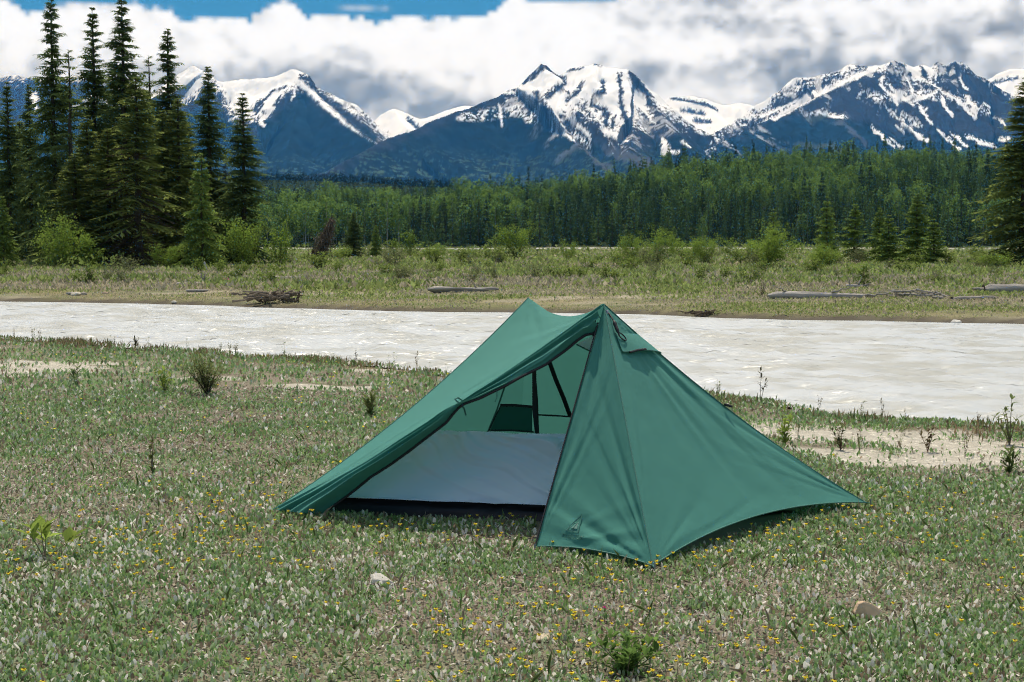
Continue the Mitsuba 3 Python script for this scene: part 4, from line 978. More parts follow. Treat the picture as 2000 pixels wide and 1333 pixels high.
for kind, i, spec, label in zip(
        ['willow', 'upright', 'willow', 'upright', 'willow', 'upright', 'willow', 'willow', 'willow', 'willow', 'willow', 'willow', 'willow', 'upright', 'upright', 'willow', 'willow', 'willow', 'willow', 'willow', 'willow'], [0, 1, 1, 0, 2, 1, 0, 1, 2, 0, 1, 2, 0, 0, 1, 2, 0, 1, 2, 1, 0],
        [(-27.23,92,3.44,2.27),(-25.94,94,2.36,1.07),(-15.82,92,3.44,2.02),(-14.56,96,3.02,1.22),(-20.55,92,1.67,1.23),(-9.85,150,3.11,1.3),(-7.5,150,1.57,2.2),(0.43,128,3.52,2.65),(-16.1,140,1.29,1.87),(10.26,108,2.77,2.23),(14.19,112,2.37,1.79),(13.57,118,2.11,1.97),(15.33,92,2.83,2.21),(-16.21,110,3.53,0.51),(-11.5,150,2.17,1.1),(16.8,112,2.15,1.87),(20,100,1.69,1.47),(27.72,88,1.08,1.53),(4.48,120,2.04,0.88),(8.77,112,2.52,1.49),(-4.11,140,1.01,1.68)],
        ['light green willow bush before the dark spruces on the left', 'narrow light green bush right of the big willow on the left', 'big yellow-green bush at the right foot of the grove', 'green bush right of the yellow-green one at the grove\'s end', 'low light bush between the brown-skirted spruce and the bright one',
         'bright rounded little tree in the middle of the far flat', 'low spreading bush right of the bright rounded little tree', 'large pale green willow bush alone above the tent\'s left peak', 'low green bush right of the leaning dead tree', 'tall loose willow bush above the tent\'s right peak', 'willow bush right of the tall loose one',
         'pale willow bush between the two taller ones', 'round bright willow with a bare foot on the far flat', 'slim sapling standing between the grove and the leaning dead tree', 'thin bright sapling left of the bright rounded tree', 'pale willow bush left of the round bright willow', 'willow bush low before the young spruces', 'bright bush at the foot of the big spruce on the right',
         'small airy bush right of the large pale willow', 'loose willow bush left of the tallest willows', 'low dull bush left of the large pale willow']):
    plant_shrub(kind, i, spec, label, 70 * i + 12)
plant_shrub('bare', 0, [(8.46,52,0.47,0.45)][0], 'nearly bare grey twiggy bush beside the long grey log', 20, 'bare_bush')
plant_shrub('upright', 1, [(13.3,58,0.94,0.66)][0], 'small green sapling behind the long grey log', 50, 'sapling', 'sapling')
plant_shrub('small', 1, [(-14.08,88,0.56,0.7)][0], 'small yellowish bush in the grass right of the grove', 50, 'low_bush')

# low shrubs scattered over the far flat: one of a kind many times over
rng = np.random.default_rng(5)
made = 0
while made < 150:
    d = 1 / rng.uniform(1 / 190, 1 / 62)
    x = rng.uniform(-0.345, 0.345) * d
    if d - float(far_edge(x)) < 9 or (d > 90 and x / d < -0.17):
        continue
    kind = rng.choice(['small', 'small', 'dull', 'dull', 'small'])
    hh = rng.uniform(0.45, 1.1) * (1.0 if d < 90 else 1.5); rr = hh * rng.uniform(0.5, 0.95)
    zg = float(H(x, d))
    nm, lb, gr = ('leafy_shrub', 'small bright leafy shrub in the tall grass of the far flat', 'bright low shrubs on the far flat') if kind == 'small' else ('dull_shrub', 'low grey-green shrub in the tall grass of the far flat', 'grey-green low shrubs on the far flat')
    plant_shrub(kind, made, (x, d, zg + hh, rr), lb, float(rng.uniform(0, 360)), nm, 'shrub', gr)
    made += 1

# ---------------------------------------------------------------- the forest on the slope
FS = [needles(spruce(40 + s, 15, 2.9, 15, 7, 3, c, c2, 0.02, 0.9, 0.35, 0.04, 0.65, 0.28)) for s, (c, c2) in enumerate([((0.070, 0.122, 0.050), (0.088, 0.145, 0.055)), ((0.100, 0.160, 0.056), (0.122, 0.190, 0.063)), ((0.046, 0.080, 0.040), (0.062, 0.100, 0.045)), ((0.130, 0.195, 0.062), (0.158, 0.228, 0.072))])]
FA = [plies(aspen(50 + s, 14, 3.1, 240, 0.95, c, c2, 0.34)) for s, (c, c2) in enumerate([((0.10, 0.18, 0.05), (0.16, 0.25, 0.065)), ((0.13, 0.215, 0.05), (0.20, 0.30, 0.075)), ((0.075, 0.14, 0.045), (0.12, 0.20, 0.06))])]
for j, (tr, cr) in enumerate(FS):
    scene['forest_spruce_group_%d' % j] = {'type': 'shapegroup', 'crown': cr}
for j, (tr, cr) in enumerate(FA):
    scene['forest_aspen_group_%d' % j] = {'type': 'shapegroup', 'trunk': tr, 'crown': cr}
rng = np.random.default_rng(9)
N = 16000
yy = 552 + (930 - 552) * rng.random(N) ** 0.9
aa = rng.uniform(-0.19, 0.36, N)
xx = aa * yy
zz = H(xx, yy)
asp = (f2(xx / 45, yy / 45, 3, 60) + rng.normal(0, 0.10, N) + 0.05 * sstep(-0.1, 0.0, -aa) + 0.12 * sstep(640, 780, yy)) > 0.66
size = np.where(asp, rng.uniform(0.75, 1.15, N), rng.uniform(0.5, 1.2, N)) * np.where(rng.random(N) < 0.06, 1.3, 1)
size = np.where(~asp & (yy > 780) & (rng.random(N) < 0.10), rng.uniform(1.2, 1.6, N), size)
# thin where two stand too close
cell = {}
keep = np.zeros(N, bool)
for i in range(N):
    k = (int(xx[i] // 4.8), int(yy[i] // 7.5))
    if k not in cell:
        cell[k] = i; keep[i] = True
idx = np.nonzero(keep)[0]
idx = idx[np.argsort(yy[idx])]
# the largest to the eye: the front ranks and the ones that stand up along the skyline
vis = [i for i in idx if -0.165 < aa[i] < 0.33]
rank = sorted(vis, key=lambda i: -(size[i] * (1.25 if yy[i] < 585 else 1.0) / yy[i] + 0.0012 * (yy[i] > 820) * (size[i] > 1.25)))
solo_s = set([i for i in rank if not asp[i]][:290]); solo_a = set([i for i in rank if asp[i]][:270])
for i in idx:
    j = int(rng.integers(0, 4)); ja = int(rng.integers(0, 3)); turn = float(rng.uniform(0, 360)); s = float(size[i]); wz = s * float(rng.uniform(0.8, 1.15))
    M4 = T().translate([float(xx[i]), float(yy[i]), float(zz[i]) - 0.3]).rotate([0, 0, 1], turn).scale([wz, wz, s])
    if i in solo_s:
        key = numbered('forest_spruce')
        put(key + '__trunk', FS[j][0], M4); put(key + '__crown', FS[j][1], M4); lab(key, 'narrow dark spruce in the forest on the slope beyond the flat', 'tree', 'spruces of the forest slope')
    elif i in solo_a:
        key = numbered('forest_aspen')
        put(key + '__trunk', FA[ja][0], M4); put(key + '__crown', FA[ja][1], M4); lab(key, 'light green pale-trunked aspen in the forest on the slope beyond the flat', 'tree', 'aspens of the forest slope')
    elif asp[i]:
        put(numbered('aspen_woods'), {'type': 'instance', 'g': {'type': 'ref', 'id': 'forest_aspen_group_%d' % ja}, 'to_world': M4})
    else:
        put(numbered('spruce_woods'), {'type': 'instance', 'g': {'type': 'ref', 'id': 'forest_spruce_group_%d' % j}, 'to_world': M4})
lab('aspen_woods', 'light green aspens covering the slope in one mass', 'forest', None, 'stuff')
lab('spruce_woods', 'dark spruces covering the slope in one mass', 'forest', None, 'stuff')

# the far dark ridge: trees a few pixels high
rng = np.random.default_rng(10)
FR = [spruce(70 + s, 13, 1.9, 7, 4, 1, (0.018, 0.032, 0.018), (0.026, 0.044, 0.02), 0.02, 0.9, 0.2, 0.0, 1.0, 0.3) for s in range(2)]
parts = []
n = 2600
ry = rng.uniform(1700, 2900, n); ry[:1500] = rng.uniform(2350, 2640, 1500); ra = rng.uniform(-0.2, 0.09, n); rx = ra * ry
rz = H(rx, ry); sc = rng.uniform(0.6, 1.2, n) * np.where(rng.random(n) < 0.1, 1.3, 1)
for k in range(n):
    v, f, c = FR[k % 2][1]
    a = rng.uniform(0, 6.28); ca, sa = math.cos(a), math.sin(a)
    parts.append((np.stack([v[:, 0] * ca - v[:, 1] * sa, v[:, 0] * sa + v[:, 1] * ca, v[:, 2]], -1) * sc[k] * [1.5, 1.5, 1] + [rx[k], ry[k], rz[k] - 0.5], f, c))
v, f, c = cat_mesh(parts)
key = numbered('ridge_woods'); scene[key] = mikit.ply((v, f), 'matte', color=c)
lab(key, 'dark conifer woods on the far low ridge below the mountains', 'forest', None, 'stuff')

# cabin among the trees high on the slope
cabin = numbered('cabin')
(cx, cz), = [(227.2,40.1)]
cy = 850.0; zg = cz - 3
lab(cabin, 'small cabin with a blue-green roof among the trees high on the slope', 'cabin')
scene['tan_boards'] = {'type': 'diffuse', 'reflectance': {'type': 'rgb', 'value': [0.34, 0.24, 0.15]}}
scene['roof_tin'] = {'type': 'principled', 'base_color': {'type': 'rgb', 'value': [0.10, 0.22, 0.22]}, 'roughness': 0.5}
scene['dark_glass'] = {'type': 'principled', 'base_color': {'type': 'rgb', 'value': [0.03, 0.035, 0.04]}, 'roughness': 0.15}
bx = trimesh.creation.box((9, 7, 7)); bx.apply_translation((cx, cy, zg - 0.5)); scene[cabin + '__wall'] = mikit.ply(bx, 'tan_boards')
rf = trimesh.creation.extrude_polygon(__import__('shapely').geometry.Polygon([(-6, 0), (0, 3.4), (6, 0), (6, 0.4), (0, 3.9), (-6, 0.4)]), 9, engine='earcut')
rf.apply_transform(trimesh.transformations.rotation_matrix(math.pi / 2, (1, 0, 0))); rf.apply_translation((cx, cy + 4.5, zg + 3.0)); scene[cabin + '__roof'] = mikit.ply(rf, 'roof_tin')
for dx in (-2.2, 2.2):
    w = trimesh.creation.box((1.6, 0.1, 1.6)); w.apply_translation((cx + dx, cy - 3.56, zg + 0.8)); put(numbered(cabin + '__window'), mikit.ply(w, 'dark_glass'))
# ---------------------------------------------------------------- ground cover of the near meadow: small upright leaves, dry litter, flowers
rng = np.random.default_rng(101)


def in_view(x, y, m=1.04):
    return np.abs(x) < (y * 0.3345 * m + 0.1)


def scatter(n, y0, y1, power=1.0, dens=None, m=1.04):
    """Random points of the near bank between two distances, even per square metre (power 1) or denser towards the camera."""
    y = y0 + (y1 - y0) * rng.random(n) ** power
    x = rng.uniform(-1, 1, n) * (y1 * 0.3345 * m + 0.1)
    k = in_view(x, y, m) & (y < near_edge(x) - 0.02)
    x, y = x[k], y[k]
    if dens is not None:
        k = rng.random(len(x)) < dens(x, y)
        x, y = x[k], y[k]
    return x, y


# the floor of the tent stays clear of tall cover
def tent_clear(x, y):
    o = (A + C) / 2
    e1, e2 = (B - A)[:2], (C - B)[:2]
    u = ((x - A[0]) * e1[0] + (y - A[1]) * e1[1]) / (e1 @ e1); v = ((x - B[0]) * e2[0] + (y - B[1]) * e2[1]) / (e2 @ e2)
    v0 = ((x - A[0]) * e2[0] + (y - A[1]) * e2[1]) / (e2 @ e2)
    inside = (u > 0.03) & (u < 0.97) & (v0 > 0.03) & (v0 < 0.97)
    # in front of the inner tent, under the open door, plants grow on
    fr = (x - F1[0]) * (F2 - F1)[1] - (y - F1[1]) * (F2 - F1)[0]
    return ~(inside & (fr / np.linalg.norm((F2 - F1)[:2]) < 0.13)) & ~(inside & (x > 0.12) & (v0 > 0.10))


def greenness(x, y):
    return np.clip(0.5 + 1.9 * (f2(x / 0.95, y / 0.95, 4, 40) - 0.5) + 1.0 * (f2(x / 0.22, y / 0.22, 2, 47) - 0.5) - 0.20 * sstep(1.2, 0.2, np.hypot((x - 1.9) / 1.6, (y - 6.9) / 1.0)) - 0.22 * sstep(1.2, 0.3, np.hypot((x + 2.1) / 2.2, (y - 10.4) / 1.7)), 0, 1)


def cover_density(x, y):
    g = greenness(x, y)
    return (0.28 + 0.72 * sstep(0.25, 0.65, g)) * (1 - (0.97 - 0.55 * sstep(0.55, 0.72, f2(x / 0.5, y / 0.5, 3, 57))) * sand_np(x, y)) * tent_clear(x, y)


GREENS = np.array([1.10, 1.12, 1.0]) * np.array([(0.200, 0.305, 0.140), (0.145, 0.255, 0.100), (0.255, 0.340, 0.200), (0.340, 0.390, 0.290), (0.225, 0.320, 0.125)])


def leaf_field(n, y0, y1, scale, seed, fold):
    x, y = scatter(n, y0, y1, 1.0, cover_density)
    k = len(x)
    z = H(x, y)
    u = rng.random(k)
    pick = rng.integers(0, len(GREENS), k)
    col = GREENS[pick] * rng.uniform(0.7, 1.3, (k, 1))
    pale_zone = sstep(0.40, 0.62, f2(x / 0.7, y / 0.7, 3, 52))
    pale = u < 0.035 + 0.10 * pale_zone * sstep(12, 7, y)
    brown = (u > 0.885)
    col = np.where(pale[:, None], np.array([0.86, 0.82, 0.73]) * rng.uniform(0.75, 1.1, (k, 1)), col)
    col = np.where(brown[:, None], np.array([0.27, 0.21, 0.145]) * rng.uniform(0.6, 1.4, (k, 1)), col)
    L = scale * rng.uniform(0.65, 1.25, k) * (1 + 0.2 * greenness(x, y))
    tilt = np.clip(rng.normal(1.0, 0.40, k), 0.05, 1.5)
    P = np.stack([x, y, z + rng.uniform(0, 0.016, k)], -1)
    L = np.where(pale, L * 1.15, L)
    W = L * rng.uniform(0.36, 0.56, k)
    if fold is not None:
        return oval_leaves(P, ang(rng, k), tilt, L, W, col)
    return leaf_cloud(P, ang(rng, k), tilt, L, W * 1.1, col, None, 0.06)


parts = [leaf_field(118000, 4.9, 7.6, 0.025, 1, 1), leaf_field(120000, 7.4, 11.0, 0.028, 2, 1), leaf_field(95000, 10.8, 15.5, 0.035, 3, None), leaf_field(70000, 15.3, 25.5, 0.050, 4, None)]
v, f, c = cat_mesh(parts)
key = numbered('ground_cover'); scene[key] = mikit.ply((v, f), 'foliage', color=c)
lab(key, 'low mat of small grey-green and pale-backed leaves round the tent', 'ground cover', None, 'stuff')

# dry litter lying between the plants
x, y = scatter(60000, 4.9, 9.5, 1.0, lambda x, y: (1.0 - 0.6 * greenness(x, y)) * (1 - 0.9 * sand_np(x, y)) * tent_clear(x, y))
x2, y2 = scatter(42000, 9.5, 16, 1.0, lambda x, y: (1.0 - 0.7 * greenness(x, y)) * (1 - 0.9 * sand_np(x, y)) * tent_clear(x, y))
sc = np.concatenate([np.full(len(x), 0.024), np.full(len(x2), 0.038)]); x = np.concatenate([x, x2]); y = np.concatenate([y, y2])
k = len(x)
tone = np.array([(0.44, 0.40, 0.335), (0.34, 0.29, 0.225), (0.56, 0.53, 0.47), (0.22, 0.175, 0.135)])[rng.integers(0, 4, k)] * rng.uniform(0.7, 1.2, (k, 1))
L = sc * rng.uniform(0.5, 1.5, k)
v, f, c = leaf_cloud(np.stack([x, y, H(x, y) + rng.uniform(0.002, 0.014, k)], -1), ang(rng, k), rng.normal(0.15, 0.3, k), L, L * rng.uniform(0.18, 0.5, k), tone, None, 0.1)
key = numbered('dry_litter'); scene[key] = mikit.ply((v, f), 'matte', color=c)
lab(key, 'dry curled leaves and twigs lying between the low plants', 'litter', None, 'stuff')

# dry stems and grass blades
x, y = scatter(5200, 4.9, 12, 1.0, lambda x, y: (0.3 + 0.7 * greenness(x, y)) * (1 - 0.8 * sand_np(x, y)) * tent_clear(x, y))
k = len(x)
tone = np.where(rng.random((k, 1)) < 0.55, np.array([0.36, 0.31, 0.22]), np.array([0.13, 0.18, 0.06])) * rng.uniform(0.7, 1.2, (k, 1))
g1 = leaf_cloud(np.stack([x, y, H(x, y)], -1), ang(rng, k), rng.uniform(0.3, 1.5, k), rng.uniform(0.04, 0.11, k), rng.uniform(0.0022, 0.004, k), tone, None, 0.12)
# fringe of brown and green grass along the near river bank
k = 17000
x = rng.uniform(-9.5, 9.5, k)
y = near_edge(x) - np.abs(rng.normal(0, 0.55, k)) + 0.12
ok = in_view(x, y, 1.06)
x, y = x[ok], y[ok]; k = len(x)
dns = f2(x / 0.6, y / 0.6, 3, 58)
ok = rng.random(k) < sstep(0.30, 0.6, dns); x, y = x[ok], y[ok]; k = len(x)
tone = np.where(rng.random((k, 1)) < 0.62, np.array([0.30, 0.225, 0.135]), np.array([0.17, 0.23, 0.09])) * rng.uniform(0.6, 1.3, (k, 1))
g2 = leaf_cloud(np.stack([x, y, H(x, y) - 0.01], -1), ang(rng, k), rng.normal(1.25, 0.25, k), rng.uniform(0.04, 0.13, k) * (0.7 + 0.6 * n2(x * 0.8, y * 0.8, 59)), rng.uniform(0.008, 0.016, k), tone, None, 0.08)
v, f, c = cat_mesh([g1, g2])
key = numbered('grass'); scene[key] = mikit.ply((v, f), 'foliage', color=c)
lab(key, 'thin dry grass among the leaves and along the near river bank', 'grass', None, 'stuff')


# nodding yellow flowers: pale arched stem and a small drooping head
def flower(seed):
    r = np.random.default_rng(seed)
    h = r.uniform(0.055, 0.085)
    t = np.linspace(0, 1, 6)
    bend = r.uniform(0.012, 0.022)
    P = np.stack([bend * (t ** 2) * 1.6, 0 * t, h * np.sin(t * 1.75) / math.sin(1.57)], -1)
    st = tube(P, 0.0011, 4, (0.30, 0.24, 0.18), cap=False)
    n = 10
    hd = P[-1] + [0.001, 0, -0.001]
    lv = leaf_cloud(np.repeat(hd[None], n, 0), np.arange(n) * 2 * math.pi / n, np.where(np.arange(n) % 2, -1.25, -0.35) + r.normal(0, 0.15, n), 0.0115, 0.0105, np.array([0.90, 0.73, 0.07]) * r.uniform(0.85, 1.1, (n, 1)))
    cup = leaf_cloud(np.repeat(hd[None] + [0, 0, 0.002], 4, 0), np.arange(4) * 1.57, np.full(4, -0.4), 0.006, 0.006, np.array([(0.10, 0.06, 0.03)] * 4))
    return cat_mesh([st, lv, cup])


FL = [flower(s) for s in range(5)]
FL = [(m[0] * 1.0, m[1], m[2]) for m in FL]
FLP = [mikit.ply((m[0], m[1]), 'foliage', color=m[2]) for m in FL]


def flower_density(x, y):
    return np.clip(0.07 + 1.1 * sstep(0.46, 0.72, f2(x / 0.8, y / 0.8, 3, 66)), 0, 1) * (1 - sand_np(x, y)) * tent_clear(x, y) * (1 - 0.75 * sstep(0.9, 0.2, np.hypot((x - 1.6) / 1.2, (y - 7.0) / 1.2)))


x, y = scatter(2500, 4.95, 9.2, 1.0, flower_density)
o = np.argsort(y)
x, y = x[o], y[o]
near_n = 280
rest = []
for i in range(len(x)):
    a = rng.uniform(0, 360); s = rng.uniform(0.8, 1.15); j = int(rng.integers(0, 5))
    z = float(H(x[i], y[i]))
    if i < near_n:
        key = numbered('yellow_flower')
        put(key, FLP[j], T().translate([float(x[i]), float(y[i]), z]).rotate([0, 0, 1], a).scale(s))
        lab(key, 'small nodding yellow flower standing in the low mat in front of the tent', 'flower', 'yellow flowers in the mat before the tent')
    else:
        v, f, c = FL[j]; ca, sa = math.cos(math.radians(a)), math.sin(math.radians(a))
        rest.append((np.stack([v[:, 0] * ca - v[:, 1] * sa, v[:, 0] * sa + v[:, 1] * ca, v[:, 2]], -1) * s + [x[i], y[i], z], f, c))
x, y = scatter(1500, 9.2, 22, 1.0, flower_density)
z = H(x, y)
n = len(x)
rest.append(leaf_cloud(np.stack([x, y, z + 0.05], -1), ang(rng, n), rng.normal(0, 0.5, n), 0.024, 0.022, np.array([0.90, 0.73, 0.07]) * rng.uniform(0.8, 1.1, (n, 1))))
v, f, c = cat_mesh(rest)
key = numbered('yellow_flowers'); scene[key] = mikit.ply((v, f), 'foliage', color=c)
lab(key, 'yellow flowers dotted through the mat farther off', 'flowers', None, 'stuff')

# ---------------------------------------------------------------- cover of the far bank and flat
rng = np.random.default_rng(103)


def far_field(n, d0, d1, hgt, wid, seed, tilt=1.25):
    y = 1 / rng.uniform(1 / d1, 1 / d0, n)
    x = rng.uniform(-0.36, 0.36, n) * y
    sf = y - far_edge(x)
    g = f2(x / 6, y / 3.5, 4, seed)
    bare = f2(x / 3.2, y / 1.6, 3, 43)
    dn = np.clip(0.6 + sf / 40, 0.6, 1) * (1 - 0.85 * sstep(0.56, 0.64, bare) * sstep(14, 5, sf))
    k = (sf > 0.12) & (rng.random(n) < dn)
    x, y, g, sf = x[k], y[k], g[k], sf[k]
    n = len(x)
    green = rng.random(n) < np.clip((g - 0.40) * 3.6 + np.clip(sf / 70, 0, 0.4) - 0.08, 0.12, 0.92)
    col = np.where(green[:, None], np.array([0.275, 0.335, 0.115]) * rng.uniform(0.6, 1.4, (n, 1)), np.array([0.48, 0.43, 0.31]) * rng.uniform(0.55, 1.2, (n, 1)))
    hh = hgt * rng.uniform(0.4, 1.3, n) * (0.5 + 1.1 * g) * np.clip(0.5 + sf / 22, 0.5, 1)
    return leaf_cloud(np.stack([x, y, H(x, y) - 0.02], -1), ang(rng, n), np.clip(rng.normal(tilt, 0.3, n), 0.1, 1.57), hh, wid * hh * rng.uniform(0.6, 1.4, n), col, None, 0.1)


parts = [far_field(60000, 41, 60, 0.10, 0.55, 74, 0.8), far_field(120000, 41, 72, 0.15, 0.42, 71, 0.9), far_field(90000, 60, 130, 0.30, 0.40, 72, 1.0), far_field(50000, 110, 420, 0.40, 0.6, 73, 1.0)]
v, f, c = cat_mesh(parts)
key = numbered('meadow_grass'); scene[key] = mikit.ply((v, f), 'foliage', color=c)
lab(key, 'tan and green grass and low herbs of the far bank and flat', 'grass', None, 'stuff')

# brush merging into a low belt before the forest and round the far bushes
n = 30000
y = 1 / rng.uniform(1 / 300, 1 / 84, n); x = rng.uniform(-0.35, 0.36, n) * y
g = f2(x / (0.09 * y), y / 16, 3, 76)
k = rng.random(n) < sstep(0.46, 0.70, g)
x, y, g = x[k], y[k], g[k]; n = len(x)
top = (0.25 + 1.0 * sstep(0.45, 0.75, g)) * rng.random(n) ** 0.7
tint = n2(x / 9, y / 9, 77)[:, None]
col = (np.array([0.155, 0.225, 0.048]) * (1 - tint) + np.array([0.19, 0.21, 0.095]) * tint) * rng.uniform(0.6, 1.4, (n, 1))
s = np.clip(y / 330, 0.24, 0.8)
v, f, c = leaf_cloud(np.stack([x, y, H(x, y) + top], -1), ang(rng, n), rng.normal(0.4, 0.6, n), s * rng.uniform(0.6, 1.3, n), s * 0.6, col)
key = numbered('brush'); scene[key] = mikit.ply((v, f), 'foliage', color=c)
lab(key, 'low green brush merging together across the far flat', 'brush', None, 'stuff')

# ---------------------------------------------------------------- driftwood on the far bank
def log_mesh(L, r0, r1, seed, bend=0.05, sides=14, n=36):
    g = np.random.default_rng(seed)
    t = np.linspace(0, 1, n)
    P = np.stack([(t - 0.5) * L, bend * L * np.sin(t * 3 + seed) * 0.5, 0.25 * bend * L * np.sin(t * 4.1 + seed)], -1)
    rad = (r0 + (r1 - r0) * t) * (0.45 + 0.55 * sstep(0, 0.05 + 0.08 * g.random(), t) * sstep(1, 0.9, t)) * (0.8 + 0.4 * f2(t * 7 + seed, 0 * t, 3, seed + 2))
    v, f, c = tube(P, rad, sides)
    b = v.copy()
    ax = np.repeat(P, sides, 0)
    m = len(ax)
    k = 1 + 0.75 * (f2(b[:m, 0] * 0.9 + seed, np.arctan2(b[:m, 2] - ax[:, 2], b[:m, 1] - ax[:, 1]) * 1.6, 3, seed) - 0.5)
    v[:m] = ax + (v[:m] - ax) * k[:, None]
    tone = 0.35 + 1.4 * f2(v[:, 0] * 0.8, v[:, 1] * 14 + v[:, 2] * 14, 3, seed + 1)
    col = np.array([0.33, 0.305, 0.275]) * tone[:, None]
    return v, f, col


def place(mesh, loc, yaw=0.0, pitch=0.0, sc=1.0):
    v, f, c = mesh
    cy_, sy_, cp, sp = math.cos(yaw), math.sin(yaw), math.cos(pitch), math.sin(pitch)
    x, y, z = v[:, 0] * sc, v[:, 1] * sc, v[:, 2] * sc
    x, z = x * cp - z * sp, x * sp + z * cp
    return np.stack([x * cy_ - y * sy_ + loc[0], x * sy_ + y * cy_ + loc[1], z + loc[2]], -1), f, c


def branch(a, b, r, seed=0, col=(0.33, 0.30, 0.26)):
    t = np.linspace(0, 1, 7)[:, None]
    g = np.random.default_rng(seed)
    P = np.asarray(a) * (1 - t) + np.asarray(b) * t + g.normal(0, 0.03, (7, 3)) * np.linalg.norm(np.subtract(b, a)) * t * (1 - t) * 4
    return tube(P, r * (1 - 0.65 * t[:, 0]), 6, col)


def wood_thing(name, label, cat, parts_, group=None):
    key = numbered(name)
    if len(parts_) == 1:
        v, f, c = parts_[0][1]
        scene[key] = mikit.ply((v, f), 'wood', smooth=True, color=c)
    else:
        for pn, (v, f, c) in parts_:
            scene[numbered(key + '__' + pn)] = mikit.ply((v, f), 'wood', smooth=True, color=c)
    return lab(key, label, cat, group)


def zat(x, y):
    return float(H(x, y))


for (x, y, L, rr), bend, yaw, label in zip(
        [(10.122,50.346,3.491,0.138),(-1.784,56.323,2.628,0.122),(17.59,53.299,2.487,0.195),(-10.209,69.642,1.532,0.128),(-13.45,64.268,1.243,0.099),(3.885,63.012,0.84,0.105),(-12.023,58.649,0.86,0.074),(1.405,70.304,1.219,0.094),(-2.662,72.647,1.114,0.111),(14.894,49.356,2.139,0.066),(12.902,57.608,0.768,0.077),(-16.263,57.393,0.765,0.065)],
        [0.02, 0.03, 0.0, 0.04, 0.08, 0.03, 0.06, 0.05, 0.03, 0.02, 0.02, 0.05], [0.03, 0.22, 0.05, 0.1, 0.15, -0.3, 0.25, -0.1, 0.05, 0.55, 0.0, 0.1],
        ['long weathered grey log lying along the far bank on the right', 'split grey log lying slantwise on the far bank above the tent\'s left side', 'thick grey log with a dark sawn end at the right edge of the far bank', 'pale short log in the grass right of the grove',
         'crooked log with raised roots in front of the grove', 'short thick log stub above the tent\'s right peak', 'thin bent log near the water in front of the grove', 'thin grey log in the grass above the tent\'s left peak', 'half-hidden grey log behind the split one', 'thin pale pole lying slantwise below the thick sawn log', 'flat weathered plank behind the long grey log', 'thin dark stick near the water at the far left']):
    z = zat(x, y) + rr * (0.4 if L > 3 else 0.8)
    main = place(log_mesh(L, rr, rr * 0.72, int(abs(x * 100)) % 97 + 3, bend), (x, y, z), yaw)
    ps = [('trunk', main)]
    if 'long' in label:
        ps += [('limb', branch((x - 0.3 * L, y, z + rr), (x - 0.46 * L, y - 0.2, z + 0.38), 0.03, 3)), ('limb', branch((x + 0.1 * L, y, z + rr), (x + 0.3 * L, y + 0.1, z + 0.32), 0.04, 4)), ('limb', branch((x + 0.35 * L, y, z), (x + 0.62 * L, y - 0.25, z + 0.12), 0.06, 5))]
    if 'split' in label:
        ps += [('splinter', place(log_mesh(L * 0.8, rr * 0.5, rr * 0.3, 19, 0.04), (x - 0.15, y - 0.22, z + 0.02), yaw + 0.04)), ('limb', branch((x + 0.2 * L, y, z), (x + 0.1 * L, y, z + 0.35), 0.03, 8))]
    if 'sawn' in label:
        ps += [('stub', branch((x - 0.5 * L, y - 0.05, z), (x - 0.66 * L, y - 0.1, z + 0.03), 0.10, 9)), ('sawn_end', place((np.array([[0, 0, 0]] + [[0, rr * 0.98 * math.cos(a), rr * 0.98 * math.sin(a)] for a in np.linspace(0, 2 * math.pi, 13)[:-1]]), np.array([[0, i + 1, (i + 1) % 12 + 1] for i in range(12)]), np.broadcast_to(np.array([0.10, 0.085, 0.07]), (13, 3))), (x - 0.505 * L * math.cos(yaw), y - 0.505 * L * math.sin(yaw), z), yaw))]
    if 'raised roots' in label:
        ps += [('root', branch((x + 0.45 * L, y, z), (x + 0.50 * L, y - 0.1, z + 0.45), 0.06, 11)), ('root', branch((x + 0.45 * L, y, z), (x + 0.36 * L, y, z + 0.5), 0.05, 12)), ('root', branch((x + 0.42 * L, y, z), (x + 0.58 * L, y - 0.2, z - 0.02), 0.06, 13))]
    wood_thing('driftwood_log', label, 'log', ps)


def wad(key_label, cx, cy, span, height, n, seed, tone):
    g = np.random.default_rng(seed)
    z = zat(cx, cy)
    ps = []
    for i in range(n):
        a = g.uniform(0, 2 * math.pi); l = span * g.uniform(0.25, 0.6)
        c0 = np.array([cx + g.normal(0, span * 0.22), cy + g.normal(0, span * 0.08), z + height * g.uniform(0.05, 0.6)])
        dr_ = np.array([math.cos(a), 0.4 * math.sin(a), g.uniform(-0.15, 0.35)]) * l
        e0, e1 = c0 - dr_ * 0.5, c0 + dr_ * 0.5
        e0[2], e1[2] = max(e0[2], z), max(e1[2], z)
        ps.append(('limb' if i else 'root_mass', branch(e0, e1, span * g.uniform(0.012, 0.035), seed * 31 + i, np.array(tone) * g.uniform(0.7, 1.3))))
    wood_thing('driftwood_tangle', key_label, 'driftwood', ps)


(x, y), (x1, y1), (x2, y2), (x3, y3), (x4, y4) = [(13.475,50.521),(-8.077,50.991),(5.474,44.101),(16.696,53.855),(13.034,52.477)]
wad('pale tangle of driftwood roots between the long log and the sawn log', x, y, 1.7, 0.38, 22, 3, (0.36, 0.33, 0.29))
wad('dark brown root tangle at the water\'s edge in front of the grove', x1, y1, 2.0, 0.6, 40, 4, (0.20, 0.165, 0.125))
wad('low dark heap of roots at the far waterline above the tent\'s right side', x2, y2, 1.1, 0.16, 18, 5, (0.12, 0.095, 0.07))
wad('small pale rag-like stump between the driftwood tangle and the sawn log', x3, y3, 0.32, 0.34, 12, 6, (0.45, 0.40, 0.34))
wad('small bundle of bleached sticks at the right end of the long log', x4, y4, 0.9, 0.26, 14, 7, (0.42, 0.39, 0.35))

